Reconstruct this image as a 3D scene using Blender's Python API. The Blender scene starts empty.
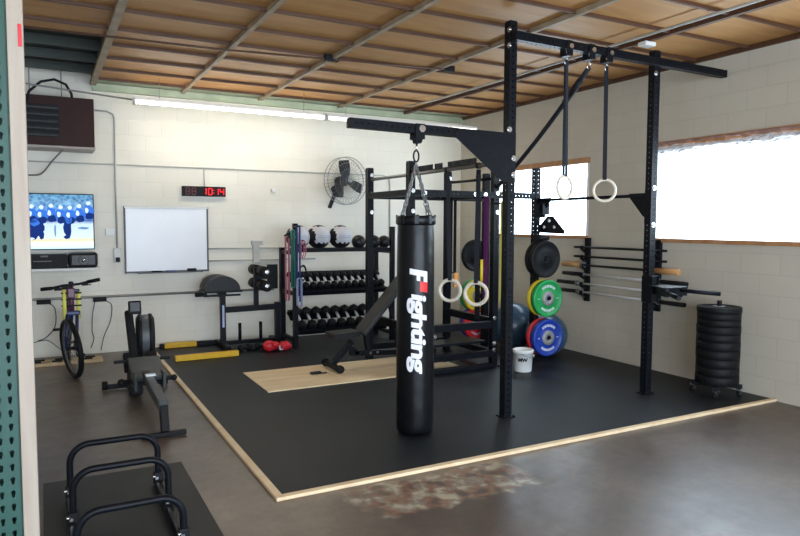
import bpy, bmesh, math, random
from mathutils import Vector, Matrix
random.seed(7)
PI = math.pi
SC = bpy.context.scene
COL = SC.collection

# ------------------------------------------------------------------ materials
def new_mat(name):
    m = bpy.data.materials.new(name); m.use_nodes = True
    nt = m.node_tree
    return m, nt, nt.nodes['Principled BSDF']

def mat(name, col, rough=0.5, metal=0.0, var=0.0, scale=20.0, bump=0.0, spec=0.5, emis=None, estr=1.0, coat=0.0):
    """Plain material with a procedural noise variation of its own colour and a fine bump."""
    m, nt, b = new_mat(name)
    b.inputs['Roughness'].default_value = rough
    b.inputs['Metallic'].default_value = metal
    b.inputs['Specular IOR Level'].default_value = spec
    b.inputs['Coat Weight'].default_value = coat
    c = (*col, 1)
    b.inputs['Base Color'].default_value = c
    if var > 0 or bump > 0:
        tc = nt.nodes.new('ShaderNodeTexCoord')
        n = nt.nodes.new('ShaderNodeTexNoise'); n.inputs['Scale'].default_value = scale; n.inputs['Detail'].default_value = 5
        nt.links.new(tc.outputs['Object'], n.inputs['Vector'])
        if var > 0:
            r = nt.nodes.new('ShaderNodeValToRGB')
            r.color_ramp.elements[0].position = 0.3; r.color_ramp.elements[1].position = 0.7
            r.color_ramp.elements[0].color = (*[max(0, x*(1-var)) for x in col], 1)
            r.color_ramp.elements[1].color = (*[min(1, x*(1+var)) for x in col], 1)
            nt.links.new(n.outputs['Fac'], r.inputs['Fac']); nt.links.new(r.outputs['Color'], b.inputs['Base Color'])
        if bump > 0:
            bp = nt.nodes.new('ShaderNodeBump'); bp.inputs['Strength'].default_value = bump; bp.inputs['Distance'].default_value = 0.01
            nt.links.new(n.outputs['Fac'], bp.inputs['Height']); nt.links.new(bp.outputs['Normal'], b.inputs['Normal'])
    if emis:
        b.inputs['Emission Color'].default_value = (*emis, 1); b.inputs['Emission Strength'].default_value = estr
    return m

def wood_mat(name, col, dark, scale=(1, 12, 12), rough=0.55):
    m, nt, b = new_mat(name)
    tc = nt.nodes.new('ShaderNodeTexCoord'); mp = nt.nodes.new('ShaderNodeMapping'); mp.inputs['Scale'].default_value = scale
    n = nt.nodes.new('ShaderNodeTexNoise'); n.inputs['Scale'].default_value = 3; n.inputs['Detail'].default_value = 6; n.inputs['Distortion'].default_value = 0.6
    r = nt.nodes.new('ShaderNodeValToRGB')
    r.color_ramp.elements[0].position = 0.3; r.color_ramp.elements[0].color = (*dark, 1)
    r.color_ramp.elements[1].position = 0.62; r.color_ramp.elements[1].color = (*col, 1)
    L = nt.links.new
    L(tc.outputs['Object'], mp.inputs['Vector']); L(mp.outputs['Vector'], n.inputs['Vector']); L(n.outputs['Fac'], r.inputs['Fac'])
    L(r.outputs['Color'], b.inputs['Base Color']); b.inputs['Roughness'].default_value = rough
    return m

def block_mat(name, col, mortar, axis):
    """Painted concrete block: courses 0.2 m, blocks 0.4 m; axis is the horizontal world axis of the wall."""
    m, nt, b = new_mat(name); L = nt.links.new
    g = nt.nodes.new('ShaderNodeNewGeometry'); s = nt.nodes.new('ShaderNodeSeparateXYZ'); c = nt.nodes.new('ShaderNodeCombineXYZ')
    L(g.outputs['Position'], s.inputs[0]); L(s.outputs[axis], c.inputs['X']); L(s.outputs['Z'], c.inputs['Y'])
    br = nt.nodes.new('ShaderNodeTexBrick'); br.offset = 0.5
    br.inputs['Scale'].default_value = 1; br.inputs['Brick Width'].default_value = 0.406; br.inputs['Row Height'].default_value = 0.203
    br.inputs['Mortar Size'].default_value = 0.005; br.inputs['Mortar Smooth'].default_value = 0.6
    br.inputs['Color1'].default_value = (*col, 1); br.inputs['Color2'].default_value = (*[x*0.965 for x in col], 1); br.inputs['Mortar'].default_value = (*mortar, 1)
    L(c.outputs[0], br.inputs['Vector'])
    n = nt.nodes.new('ShaderNodeTexNoise'); n.inputs['Scale'].default_value = 1.3; n.inputs['Detail'].default_value = 4
    L(g.outputs['Position'], n.inputs['Vector'])
    mx = nt.nodes.new('ShaderNodeMix'); mx.data_type = 'RGBA'; mx.blend_type = 'MULTIPLY'; mx.inputs[0].default_value = 1
    r = nt.nodes.new('ShaderNodeValToRGB'); r.color_ramp.elements[0].position = 0.3; r.color_ramp.elements[0].color = (0.93, 0.925, 0.905, 1); r.color_ramp.elements[1].position = 0.6; r.color_ramp.elements[1].color = (1, 1, 1, 1)
    L(n.outputs['Fac'], r.inputs['Fac']); L(br.outputs['Color'], mx.inputs[6]); L(r.outputs['Color'], mx.inputs[7]); L(mx.outputs[2], b.inputs['Base Color'])
    n2 = nt.nodes.new('ShaderNodeTexNoise'); n2.inputs['Scale'].default_value = 60; L(g.outputs['Position'], n2.inputs['Vector'])
    ma = nt.nodes.new('ShaderNodeMath'); ma.operation = 'MULTIPLY_ADD'; ma.inputs[1].default_value = 0.25
    inv = nt.nodes.new('ShaderNodeMath'); inv.operation = 'SUBTRACT'; inv.inputs[0].default_value = 1; L(br.outputs['Fac'], inv.inputs[1])
    L(n2.outputs['Fac'], ma.inputs[0]); L(inv.outputs[0], ma.inputs[2])
    bp = nt.nodes.new('ShaderNodeBump'); bp.inputs['Strength'].default_value = 0.22; bp.inputs['Distance'].default_value = 0.005
    L(ma.outputs[0], bp.inputs['Height']); L(bp.outputs['Normal'], b.inputs['Normal'])
    b.inputs['Roughness'].default_value = 0.6
    return m

def floor_mat():
    m, nt, b = new_mat('floor_concrete'); L = nt.links.new
    g = nt.nodes.new('ShaderNodeNewGeometry')
    def noise(sc, det=6, dist=0.0):
        n = nt.nodes.new('ShaderNodeTexNoise'); n.inputs['Scale'].default_value = sc; n.inputs['Detail'].default_value = det; n.inputs['Distortion'].default_value = dist
        L(g.outputs['Position'], n.inputs['Vector']); return n
    def ramp(src, stops):
        r = nt.nodes.new('ShaderNodeValToRGB')
        while len(r.color_ramp.elements) < len(stops): r.color_ramp.elements.new(0.5)
        for e, (p, c) in zip(r.color_ramp.elements, stops): e.position = p; e.color = (*c, 1)
        L(src, r.inputs['Fac']); return r
    base = ramp(noise(1.1, 8, 0.5).outputs['Fac'], [(0.3, (0.072, 0.047, 0.034)), (0.5, (0.106, 0.074, 0.055)), (0.7, (0.152, 0.110, 0.083))])
    fine = ramp(noise(14, 6, 0.8).outputs['Fac'], [(0.35, (0.75, 0.73, 0.70)), (0.65, (1.1, 1.08, 1.05))])
    m1 = nt.nodes.new('ShaderNodeMix'); m1.data_type = 'RGBA'; m1.blend_type = 'MULTIPLY'; m1.inputs[0].default_value = 0.8
    L(base.outputs['Color'], m1.inputs[6]); L(fine.outputs['Color'], m1.inputs[7])
    # worn bare patch in front of the rubber flooring
    sep = nt.nodes.new('ShaderNodeSeparateXYZ'); L(g.outputs['Position'], sep.inputs[0])
    def mth(op, a, bb=None, c=None):
        x = nt.nodes.new('ShaderNodeMath'); x.operation = op
        for i, v in enumerate((a, bb, c)):
            if v is None: continue
            if isinstance(v, (int, float)): x.inputs[i].default_value = v
            else: L(v, x.inputs[i])
        return x.outputs[0]
    nz = noise(4.5, 6).outputs['Fac']
    wob = mth('MULTIPLY', mth('SUBTRACT', nz, 0.5), 0.55)
    u = mth('ABSOLUTE', mth('DIVIDE', mth('SUBTRACT', mth('ADD', sep.outputs['X'], wob), 2.28), 0.62))
    v = mth('ABSOLUTE', mth('DIVIDE', mth('SUBTRACT', mth('ADD', sep.outputs['Y'], mth('MULTIPLY', wob, 0.5)), 3.55), 0.25))
    d = mth('MAXIMUM', u, v)
    mask = mth('MULTIPLY', mth('SMOOTH_MIN', mth('MAXIMUM', mth('MULTIPLY', mth('SUBTRACT', 1.05, d), 5.0), 0.0), 1.0, 0.1), 0.95)
    patch = ramp(noise(9, 9, 0.3).outputs['Fac'], [(0.38, (0.085, 0.060, 0.045)), (0.46, (0.25, 0.11, 0.055)), (0.53, (0.22, 0.19, 0.14)), (0.62, (0.46, 0.40, 0.29))])
    m2 = nt.nodes.new('ShaderNodeMix'); m2.data_type = 'RGBA'
    L(mask, m2.inputs[0]); L(m1.outputs[2], m2.inputs[6]); L(patch.outputs['Color'], m2.inputs[7])
    L(m2.outputs[2], b.inputs['Base Color'])
    rr = nt.nodes.new('ShaderNodeMapRange'); L(noise(5, 6, 0.5).outputs['Fac'], rr.inputs[0])
    rr.inputs[3].default_value = 0.27; rr.inputs[4].default_value = 0.50; b.inputs['Specular IOR Level'].default_value = 1.0; L(rr.outputs[0], b.inputs['Roughness'])
    bp = nt.nodes.new('ShaderNodeBump'); bp.inputs['Strength'].default_value = 0.06; bp.inputs['Distance'].default_value = 0.01
    L(noise(9, 8).outputs['Fac'], bp.inputs['Height']); L(bp.outputs['Normal'], b.inputs['Normal'])
    return m

def rubber_floor_mat(name, col):
    m, nt, b = new_mat(name); L = nt.links.new
    g = nt.nodes.new('ShaderNodeNewGeometry')
    n = nt.nodes.new('ShaderNodeTexNoise'); n.inputs['Scale'].default_value = 1.6; n.inputs['Detail'].default_value = 6; L(g.outputs['Position'], n.inputs['Vector'])
    r = nt.nodes.new('ShaderNodeValToRGB'); r.color_ramp.elements[0].position = 0.35; r.color_ramp.elements[1].position = 0.7
    r.color_ramp.elements[0].color = (*[c*0.72 for c in col], 1); r.color_ramp.elements[1].color = (*[c*1.3 for c in col], 1)
    L(n.outputs['Fac'], r.inputs['Fac']); L(r.outputs['Color'], b.inputs['Base Color'])
    f = nt.nodes.new('ShaderNodeTexNoise'); f.inputs['Scale'].default_value = 180; L(g.outputs['Position'], f.inputs['Vector'])
    bp = nt.nodes.new('ShaderNodeBump'); bp.inputs['Strength'].default_value = 0.4; bp.inputs['Distance'].default_value = 0.003
    L(f.outputs['Fac'], bp.inputs['Height']); L(bp.outputs['Normal'], b.inputs['Normal'])
    b.inputs['Roughness'].default_value = 0.52; b.inputs['Specular IOR Level'].default_value = 0.30
    return m

def emit_mat(name, col, s):
    m = bpy.data.materials.new(name); m.use_nodes = True; nt = m.node_tree; nt.nodes.clear()
    e = nt.nodes.new('ShaderNodeEmission'); e.inputs[0].default_value = (*col, 1); e.inputs[1].default_value = s
    o = nt.nodes.new('ShaderNodeOutputMaterial'); nt.links.new(e.outputs[0], o.inputs[0]); return m

def glass_mat():
    m = bpy.data.materials.new('thin_window_glass'); m.use_nodes = True; nt = m.node_tree; nt.nodes.clear()
    t = nt.nodes.new('ShaderNodeBsdfTransparent'); t.inputs[0].default_value = (0.96, 0.98, 0.98, 1)
    gl = nt.nodes.new('ShaderNodeBsdfGlossy'); gl.inputs['Roughness'].default_value = 0.03
    mx = nt.nodes.new('ShaderNodeMixShader'); o = nt.nodes.new('ShaderNodeOutputMaterial'); mx.inputs[0].default_value = 0.05
    nt.links.new(t.outputs[0], mx.inputs[1]); nt.links.new(gl.outputs[0], mx.inputs[2]); nt.links.new(mx.outputs[0], o.inputs[0])
    return m

M = dict(
    steel=mat('black_powder_coated_steel', (0.0060, 0.0072, 0.0105), 0.40, 0.0, 0.25, 30, 0.05, spec=0.15),
    black=mat('matt_black', (0.008, 0.008, 0.010), 0.6, 0, 0.2, 30, spec=0.25),
    rubber=mat('black_rubber', (0.007, 0.007, 0.008), 0.55, 0, 0.25, 40, 0.1, spec=0.18),
    plastic=mat('black_plastic', (0.012, 0.012, 0.014), 0.35, 0, 0.2, 20, spec=0.35),
    leather=mat('black_vinyl_leather', (0.004, 0.0045, 0.006), 0.33, 0, 0.2, 9, 0.5, spec=0.28),
    pad=mat('black_vinyl_pad', (0.012, 0.012, 0.014), 0.45, 0, 0.15, 14, 0.1, spec=0.3),
    padgrey=mat('grey_vinyl_pad', (0.028, 0.030, 0.033), 0.45, 0, 0.15, 14, 0.1, spec=0.35),
    chrome=mat('chrome', (0.75, 0.76, 0.78), 0.2, 1.0, 0.1, 30),
    grey=mat('grey_steel', (0.28, 0.29, 0.30), 0.35, 0.8, 0.15, 30),
    greyp=mat('grey_plastic', (0.085, 0.092, 0.098), 0.45, 0, 0.12, 20),
    rowgrey=mat('dark_grey_rower_metal', (0.048, 0.056, 0.058), 0.45, 0, 0.12, 20, spec=0.4),
    hubgrey=mat('cast_hub_grey', (0.30, 0.30, 0.30), 0.45, 0.2, 0.1, 20),
    white=mat('white_plastic', (0.80, 0.80, 0.78), 0.4, 0, 0.04, 12),
    whitem=mat('white_print', (0.85, 0.86, 0.90), 0.5, 0, 0.03, 12),
    red=mat('red_print', (0.75, 0.02, 0.02), 0.45, 0, 0.08, 12),
    redp=mat('red_rubber', (0.62, 0.015, 0.03), 0.42, 0, 0.1, 12),
    green=mat('green_rubber', (0.012, 0.30, 0.075), 0.42, 0, 0.1, 12),
    blue=mat('blue_rubber', (0.012, 0.045, 0.33), 0.42, 0, 0.1, 12),
    yellow=mat('yellow_rubber', (0.80, 0.60, 0.02), 0.42, 0, 0.08, 12),
    yband=mat('yellow_latex', (0.72, 0.66, 0.12), 0.5, 0, 0.08, 12),
    purple=mat('purple_latex', (0.10, 0.012, 0.09), 0.5, 0, 0.1, 12),
    pink=mat('pink_latex', (0.48, 0.13, 0.20), 0.5, 0, 0.1, 12),
    gband=mat('green_latex', (0.04, 0.26, 0.20), 0.5, 0, 0.1, 12),
    bband=mat('blue_latex', (0.05, 0.07, 0.26), 0.5, 0, 0.1, 12),
    lband=mat('pale_blue_latex', (0.45, 0.52, 0.80), 0.5, 0, 0.1, 12),
    orange=mat('orange_plastic', (0.75, 0.30, 0.06), 0.5, 0, 0.1, 12),
    ybeam=mat('yellow_painted_steel', (0.80, 0.46, 0.01), 0.4, 0, 0.07, 12),
    cloth=mat('red_cloth', (0.62, 0.01, 0.03), 0.8, 0, 0.15, 20, 0.3),
    ballblue=mat('blue_grey_vinyl_ball', (0.035, 0.085, 0.15), 0.28, 0, 0.1, 5),
    ringwood=mat('pale_ring_wood', (0.78, 0.70, 0.58), 0.5, 0, 0.06, 30),
    strapn=mat('navy_webbing', (0.006, 0.007, 0.014), 0.8, 0, 0.2, 60),
    ball_grey=mat('pale_grey_ball_vinyl', (0.62, 0.62, 0.66), 0.5, 0, 0.05, 12),
    dark_trim=mat('dark_heater_brown', (0.040, 0.014, 0.012), 0.6, 0, 0.12, 8, spec=0.25),
    tan=mat('tan_edge', (0.42, 0.36, 0.32), 0.5, 0, 0.06, 8),
    conduit=mat('painted_conduit', (0.50, 0.49, 0.45), 0.45, 0.2, 0.06, 8),
    conduitg=mat('grey_conduit', (0.28, 0.27, 0.25), 0.4, 0.5, 0.1, 8),
    screen_blue=None,
    alu=mat('aluminium', (0.78, 0.79, 0.80), 0.35, 0.25, 0.05, 20),
    board=mat('whiteboard_enamel', (0.80, 0.81, 0.84), 0.22, 0, 0.02, 3),
    joist=wood_mat('joist_wood', (0.10, 0.040, 0.018), (0.065, 0.026, 0.012)),
    joistp=mat('pale_ceiling_strap', (0.36, 0.28, 0.19), 0.6, 0, 0.2, 6),
    mint=mat('mint_painted_wood', (0.42, 0.47, 0.33), 0.6, 0, 0.15, 4),
    deck=mat('dark_green_deck', (0.040, 0.050, 0.040), 0.6, 0, 0.5, 3),
    strip=wood_mat('pine_strip', (0.88, 0.70, 0.46), (0.76, 0.56, 0.34), (2, 2, 2)),
    ply=wood_mat('birch_plywood', (0.90, 0.72, 0.46), (0.80, 0.58, 0.34), (0.6, 5, 1)),
    ceil=wood_mat('ceiling_plywood', (0.50, 0.255, 0.078), (0.42, 0.195, 0.053), (0.5, 3, 1)),
    post=wood_mat('pale_lumber', (0.40, 0.345, 0.28), (0.34, 0.265, 0.21), (6, 6, 0.5)),
    winwood=wood_mat('window_wood', (0.52, 0.27, 0.12), (0.38, 0.17, 0.07), (3, 3, 3)),
    sleeve=wood_mat('wooden_sleeve', (0.62, 0.35, 0.14), (0.45, 0.22, 0.08), (4, 1, 4)),
    teal=mat('teal_green_rack_paint', (0.006, 0.058, 0.042), 0.5, 0, 0.12, 5),
    pallet=wood_mat('rough_board', (0.60, 0.44, 0.25), (0.45, 0.30, 0.15), (3, 3, 3)),
    floor=floor_mat(), mat_rub=rubber_floor_mat('rubber_flooring', (0.0095, 0.0125, 0.0175)),
    mat_front=rubber_floor_mat('rubber_mat', (0.020, 0.023, 0.025)),
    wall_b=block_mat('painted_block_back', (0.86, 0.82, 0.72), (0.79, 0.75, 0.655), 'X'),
    wall_r=block_mat('painted_block_right_shaded', (0.62, 0.575, 0.485), (0.545, 0.50, 0.42), 'Y'),  # same cream paint as the back wall, shade darkened into its colour
    glass=glass_mat(),
    tube=emit_mat('fluorescent_tube_light', (1.0, 0.94, 0.82), 21),
    tube_dim=emit_mat('aging_fluorescent_tube_light', (1.0, 0.95, 0.85), 6),
    fixture=mat('white_fixture', (0.72, 0.71, 0.68), 0.4, 0, 0.03, 8),
    led=emit_mat('red_led', (1.0, 0.02, 0.03), 1.6),
    leddim=mat('unlit_led_segment', (0.12, 0.004, 0.004), 0.4),
    bike=mat('bike_frame_dark_blue', (0.02, 0.03, 0.09), 0.3, 0.2, 0.1, 10),
    purpled=mat('dark_plum_paint', (0.10, 0.02, 0.05), 0.3, 0.1, 0.1, 10),
    cable=mat('black_cable', (0.02, 0.02, 0.02), 0.5, 0, 0.1, 10),
    crump=mat('crumpled_clear_plastic', (0.80, 0.80, 0.84), 0.25, 0, 0.12, 18, 0.6),
    crumpb=mat('crumpled_brown_paper', (0.42, 0.26, 0.22), 0.5, 0, 0.35, 14, 0.6),
)

# ------------------------------------------------------------------ mesh builder
class MB:
    def __init__(s): s.bm = bmesh.new(); s.mi = 0
    def _tag(s, verts):
        if s.mi:
            fs = set(f for v in verts for f in v.link_faces)
            for f in fs: f.material_index = s.mi
    def box(s, c, d, rot=None, bev=0.0):
        r = bmesh.ops.create_cube(s.bm, size=1.0); vs = r['verts']
        for v in vs: v.co = Vector((v.co.x*d[0], v.co.y*d[1], v.co.z*d[2]))
        if bev > 0:
            es = list(set(e for v in vs for e in v.link_edges))
            q = bmesh.ops.bevel(s.bm, geom=es, offset=min(bev, min(d)*0.45), segments=2, affect='EDGES', profile=0.5)
            vs = list(set(v for f in q['faces'] for v in f.verts) | set(v for v in vs if v.is_valid))
            seen = set(vs); st = list(vs)
            while st:
                a = st.pop()
                for e in a.link_edges:
                    o = e.other_vert(a)
                    if o not in seen: seen.add(o); st.append(o)
            vs = list(seen)
        mt = Matrix.Translation(c) @ (rot.to_4x4() if rot is not None else Matrix())
        for v in vs: v.co = mt @ v.co
        s._tag(vs); return s
    def bar(s, p0, p1, w, h, up=(0, 0, 1), bev=0.0):
        p0 = Vector(p0); p1 = Vector(p1); z = (p1-p0); L = z.length; z.normalize()
        u = Vector(up)
        if abs(u.dot(z)) > 0.98: u = Vector((0, 1, 0))
        x = u.cross(z).normalized(); y = z.cross(x)
        R = Matrix((x, y, z)).transposed()
        return s.box((p0+p1)/2, (w, h, L), R, bev)
    def lathe(s, prof, o=(0, 0, 0), axis=(0, 0, 1), seg=24, cap=True):
        a = Vector(axis).normalized(); t = Vector((1, 0, 0)) if abs(a.x) < 0.9 else Vector((0, 1, 0))
        x = a.cross(t).normalized(); y = a.cross(x); o = Vector(o); rings = []
        for r, h in prof:
            if r < 1e-6: rings.append([s.bm.verts.new(o+a*h)])
            else: rings.append([s.bm.verts.new(o+a*h+x*(r*math.cos(2*PI*i/seg))+y*(r*math.sin(2*PI*i/seg))) for i in range(seg)])
        fs = []
        for A, B in zip(rings, rings[1:]):
            for i in range(seg):
                j = (i+1) % seg
                if len(A) == 1 and len(B) == 1: continue
                if len(A) == 1: q = (A[0], B[i], B[j])
                elif len(B) == 1: q = (A[i], B[0], A[j])
                else: q = (A[i], B[i], B[j], A[j])
                fs.append(s.bm.faces.new(q))
        if cap:
            for R_ in (rings[0], rings[-1]):
                if len(R_) > 2:
                    try: fs.append(s.bm.faces.new(R_))
                    except ValueError: pass
        for f in fs:
            f.smooth = len(f.verts) <= 4
            f.material_index = s.mi
        return s
    def cyl(s, p0, p1, r, seg=16, r2=None):
        p0 = Vector(p0); p1 = Vector(p1); d = p1-p0
        return s.lathe([(r, 0), (r if r2 is None else r2, d.length)], p0, d, seg)
    def sphere(s, c, r, seg=20, sc=(1, 1, 1)):
        q = bmesh.ops.create_uvsphere(s.bm, u_segments=seg, v_segments=seg//2, radius=r)
        for v in q['verts']: v.co = Vector((v.co.x*sc[0], v.co.y*sc[1], v.co.z*sc[2]))+Vector(c)
        for f in set(f for v in q['verts'] for f in v.link_faces): f.smooth = True; f.material_index = s.mi
        return s
    def tube(s, pts, r, seg=10, closed=False, flat=None):
        """Sweep a circle (or a flat strip w x t) along points."""
        P = [Vector(p) for p in pts]; n = len(P); rings = []; prev = None
        for i, p in enumerate(P):
            if closed: d = (P[(i+1) % n]-P[i-1])
            else: d = P[min(i+1, n-1)]-P[max(i-1, 0)]
            d.normalize()
            if prev is None:
                t = Vector((0, 0, 1)) if abs(d.z) < 0.9 else Vector((1, 0, 0))
                x = d.cross(t).normalized()
            else:
                x = (prev-d*prev.dot(d)).normalized()
            prev = x; y = d.cross(x)
            if flat: w, t_ = flat; rings.append([s.bm.verts.new(p+x*a*w/2+y*b*t_/2) for a, b in ((-1, -1), (1, -1), (1, 1), (-1, 1))])
            else: rings.append([s.bm.verts.new(p+x*r*math.cos(2*PI*k/seg)+y*r*math.sin(2*PI*k/seg)) for k in range(seg)])
        k = len(rings[0])
        pairs = list(zip(rings, rings[1:])) + ([(rings[-1], rings[0])] if closed else [])
        for A, B in pairs:
            for i in range(k):
                f = s.bm.faces.new((A[i], B[i], B[(i+1) % k], A[(i+1) % k])); f.smooth = not flat; f.material_index = s.mi
        if not closed:
            for R_ in (rings[0], rings[-1]):
                f = s.bm.faces.new(R_); f.material_index = s.mi
        return s
    def prism(s, poly, t, mt):
        """poly in local xy, thickness t along local z (centred), mt 4x4."""
        lo = [s.bm.verts.new(mt @ Vector((x, y, -t/2))) for x, y in poly]
        hi = [s.bm.verts.new(mt @ Vector((x, y, t/2))) for x, y in poly]
        n = len(poly); fs = [s.bm.faces.new(lo[::-1]), s.bm.faces.new(hi)]
        for i in range(n): fs.append(s.bm.faces.new((lo[i], lo[(i+1) % n], hi[(i+1) % n], hi[i])))
        for f in fs: f.material_index = s.mi
        return s
    def perf(s, p0, p1, w=0.076, up=(1, 0, 0), pitch=0.0508, hr=0.0085, sides=(1, 1, 1, 1)):
        """Square tube with real round holes along its four walls, wall thickness modelled at the holes' rims."""
        p0 = Vector(p0); p1 = Vector(p1); z = p1-p0; L = z.length; z.normalize()
        u = Vector(up); x = (u-z*u.dot(z)).normalized(); y = z.cross(x); h = w/2; n = max(1, int(L//pitch)); m0 = (L-n*pitch)/2
        def P(a, b, c): return s.bm.verts.new(p0+x*a+y*b+z*c)
        fr = [(Vector((1, 0)), Vector((0, 1))), (Vector((0, 1)), Vector((-1, 0))), (Vector((-1, 0)), Vector((0, -1))), (Vector((0, -1)), Vector((1, 0)))]
        for k, (nn, tt) in enumerate(fr):
            def Q(sx, c, dep=0.0):
                q = nn*(h-dep)+tt*sx; return P(q.x, q.y, c)
            if not sides[k]:
                s.bm.faces.new((Q(-h, 0), Q(h, 0), Q(h, L), Q(-h, L))); continue
            for a, b in ((0, m0), (L-m0, L)):
                if b-a > 1e-4: s.bm.faces.new((Q(-h, a), Q(h, a), Q(h, b), Q(-h, b)))
            for i in range(n):
                c = m0+(i+0.5)*pitch; g = pitch/2
                outer = [(h, 0), (h, g), (0, g), (-h, g), (-h, 0), (-h, -g), (0, -g), (h, -g)]
                O = [Q(a, c+b) for a, b in outer]; I = [Q(hr*math.cos(PI*j/4), c+hr*math.sin(PI*j/4)) for j in range(8)]
                D = [Q(hr*math.cos(PI*j/4), c+hr*math.sin(PI*j/4), 0.005) for j in range(8)]
                for j in range(8):
                    j2 = (j+1) % 8
                    s.bm.faces.new((I[j], O[j], O[j2], I[j2])); s.bm.faces.new((D[j], I[j], I[j2], D[j2]))
        for c in (0, L):
            s.bm.faces.new([P(h, h, c), P(-h, h, c), P(-h, -h, c), P(h, -h, c)])
        return s
    def build(s, name, mats, parent=None, local=False, origin=None, **props):
        """World coordinates unless local; parent's offset is removed so that the part sits where it was drawn."""
        bm = s.bm
        bmesh.ops.remove_doubles(bm, verts=bm.verts, dist=1e-5)
        bmesh.ops.recalc_face_normals(bm, faces=bm.faces)
        if not isinstance(mats, (list, tuple)): mats = [mats]
        if parent is not None and not local:
            bmesh.ops.transform(bm, matrix=wmat(parent).inverted(), verts=bm.verts)
        loc = None
        if parent is None and not local:
            if origin is None:
                xs = [v.co.x for v in bm.verts]; ys = [v.co.y for v in bm.verts]; zs = [v.co.z for v in bm.verts]
                origin = ((min(xs)+max(xs))/2, (min(ys)+max(ys))/2, min(zs))
            loc = Vector(origin); bmesh.ops.translate(bm, vec=-loc, verts=bm.verts)
        me = bpy.data.meshes.new(name); bm.to_mesh(me); bm.free()
        for m in mats: me.materials.append(m)
        o = bpy.data.objects.new(name, me); COL.objects.link(o)
        if loc is not None: o.location = loc
        if parent is not None: o.parent = parent
        for k, v in props.items(): o[k] = v
        return o

def wmat(o):
    m = Matrix.Translation(o.location) @ o.rotation_euler.to_matrix().to_4x4()
    return wmat(o.parent) @ m if o.parent else m
def thing(name, label, cat, loc=(0, 0, 0), rz=0.0, group=None, rot=None):
    o = bpy.data.objects.new(name, None); COL.objects.link(o); o.empty_display_size = 0.1
    o.location = loc; o.rotation_euler = rot if rot else (0, 0, rz)
    o['label'] = label; o['category'] = cat
    if group: o['group'] = group
    return o
def tag(o, label, cat, group=None):
    o['label'] = label; o['category'] = cat
    if group: o['group'] = group
    return o
def dup(root, loc, rot=None, label=None, group=None):
    r = root.copy(); COL.objects.link(r); r.location = loc
    if rot is not None: r.rotation_euler = rot
    if label: r['label'] = label
    if group: r['group'] = group
    for ch in list(root.children):
        c = ch.copy(); COL.objects.link(c); c.parent = r
        for g in list(ch.children):
            d = g.copy(); COL.objects.link(d); d.parent = c
    return r
def struct(mb, name, mats, label=None, **k):
    o = mb.build(name, mats, **k); o['kind'] = 'structure'
    if label: o['label'] = label
    return o
def text_bm(body, size, shear=0.0, offset=0.0, extrude=0.0, sx=1.0, cuts=0, align='LEFT'):
    cu = bpy.data.curves.new('t', 'FONT'); cu.body = body; cu.size = size; cu.shear = shear; cu.offset = offset; cu.extrude = extrude
    cu.align_x = align; cu.resolution_u = 4; cu.space_character = 0.95
    ob = bpy.data.objects.new('t', cu); COL.objects.link(ob)
    dg = bpy.context.evaluated_depsgraph_get(); me = bpy.data.meshes.new_from_object(ob.evaluated_get(dg))
    bm = bmesh.new(); bm.from_mesh(me); bpy.data.objects.remove(ob); bpy.data.curves.remove(cu); bpy.data.meshes.remove(me)
    for v in bm.verts: v.co.x *= sx
    if cuts:
        ys = [v.co.y for v in bm.verts]; a, b = min(ys), max(ys)
        for i in range(1, cuts):
            bmesh.ops.bisect_plane(bm, geom=list(bm.verts)+list(bm.edges)+list(bm.faces), plane_co=(0, a+(b-a)*i/cuts, 0), plane_no=(0, 1, 0))
    return bm

# ------------------------------------------------------------------ room
XR, YB, ZC = 6.21, 9.40, 3.47
XL, YF = -3.2, -2.6
struct(MB().box(((XL+XR)/2, (YF+YB)/2, -0.1), (XR-XL+0.8, YB-YF+0.8, 0.2)), 'floor', M['floor'], 'brown-grey painted concrete floor with a worn bare patch')
struct(MB().box(((XL+XR)/2, YB+0.1, 1.85), (XR-XL+0.4, 0.2, 3.7)), 'wall_back', M['wall_b'], 'cream painted concrete block wall at the back')
W1 = (6.43, 8.50, 1.53, 2.53); W2 = (2.15, 5.34, 1.52, 2.60)
b = MB(); xw = XR+0.1
b.box((xw, (YF+YB)/2, W1[2]/2-0.005), (0.2, YB-YF, W1[2]-0.01))
b.box((xw, (YF+YB)/2, (2.62+3.7)/2), (0.2, YB-YF, 3.7-2.62))
for a, c, z0, z1 in ((YF, W2[0], W2[2], 2.62), (W2[1], W1[0], W2[2], 2.62), (W1[1], YB, W2[2], 2.62), (W1[0], W1[1], 2.53, 2.62)):
    b.box((xw, (a+c)/2, (z0+z1)/2), (0.2, c-a, z1-z0))
struct(b, 'wall_right', M['wall_r'], 'cream block wall with shade greyed into its colour and two long windows')
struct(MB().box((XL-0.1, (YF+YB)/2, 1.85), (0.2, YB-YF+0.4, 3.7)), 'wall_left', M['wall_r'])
# wall behind the camera with a wide open roll-up doorway
b = MB(); b.box((XL+0.6, YF-0.1, 1.85), (1.2, 0.2, 3.7)); b.box((XR-0.5, YF-0.1, 1.85), (1.0, 0.2, 3.7)); b.box(((XL+XR)/2, YF-0.1, 3.3), (XR-XL, 0.2, 0.8))
struct(b, 'wall_front', M['wall_r'])
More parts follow.
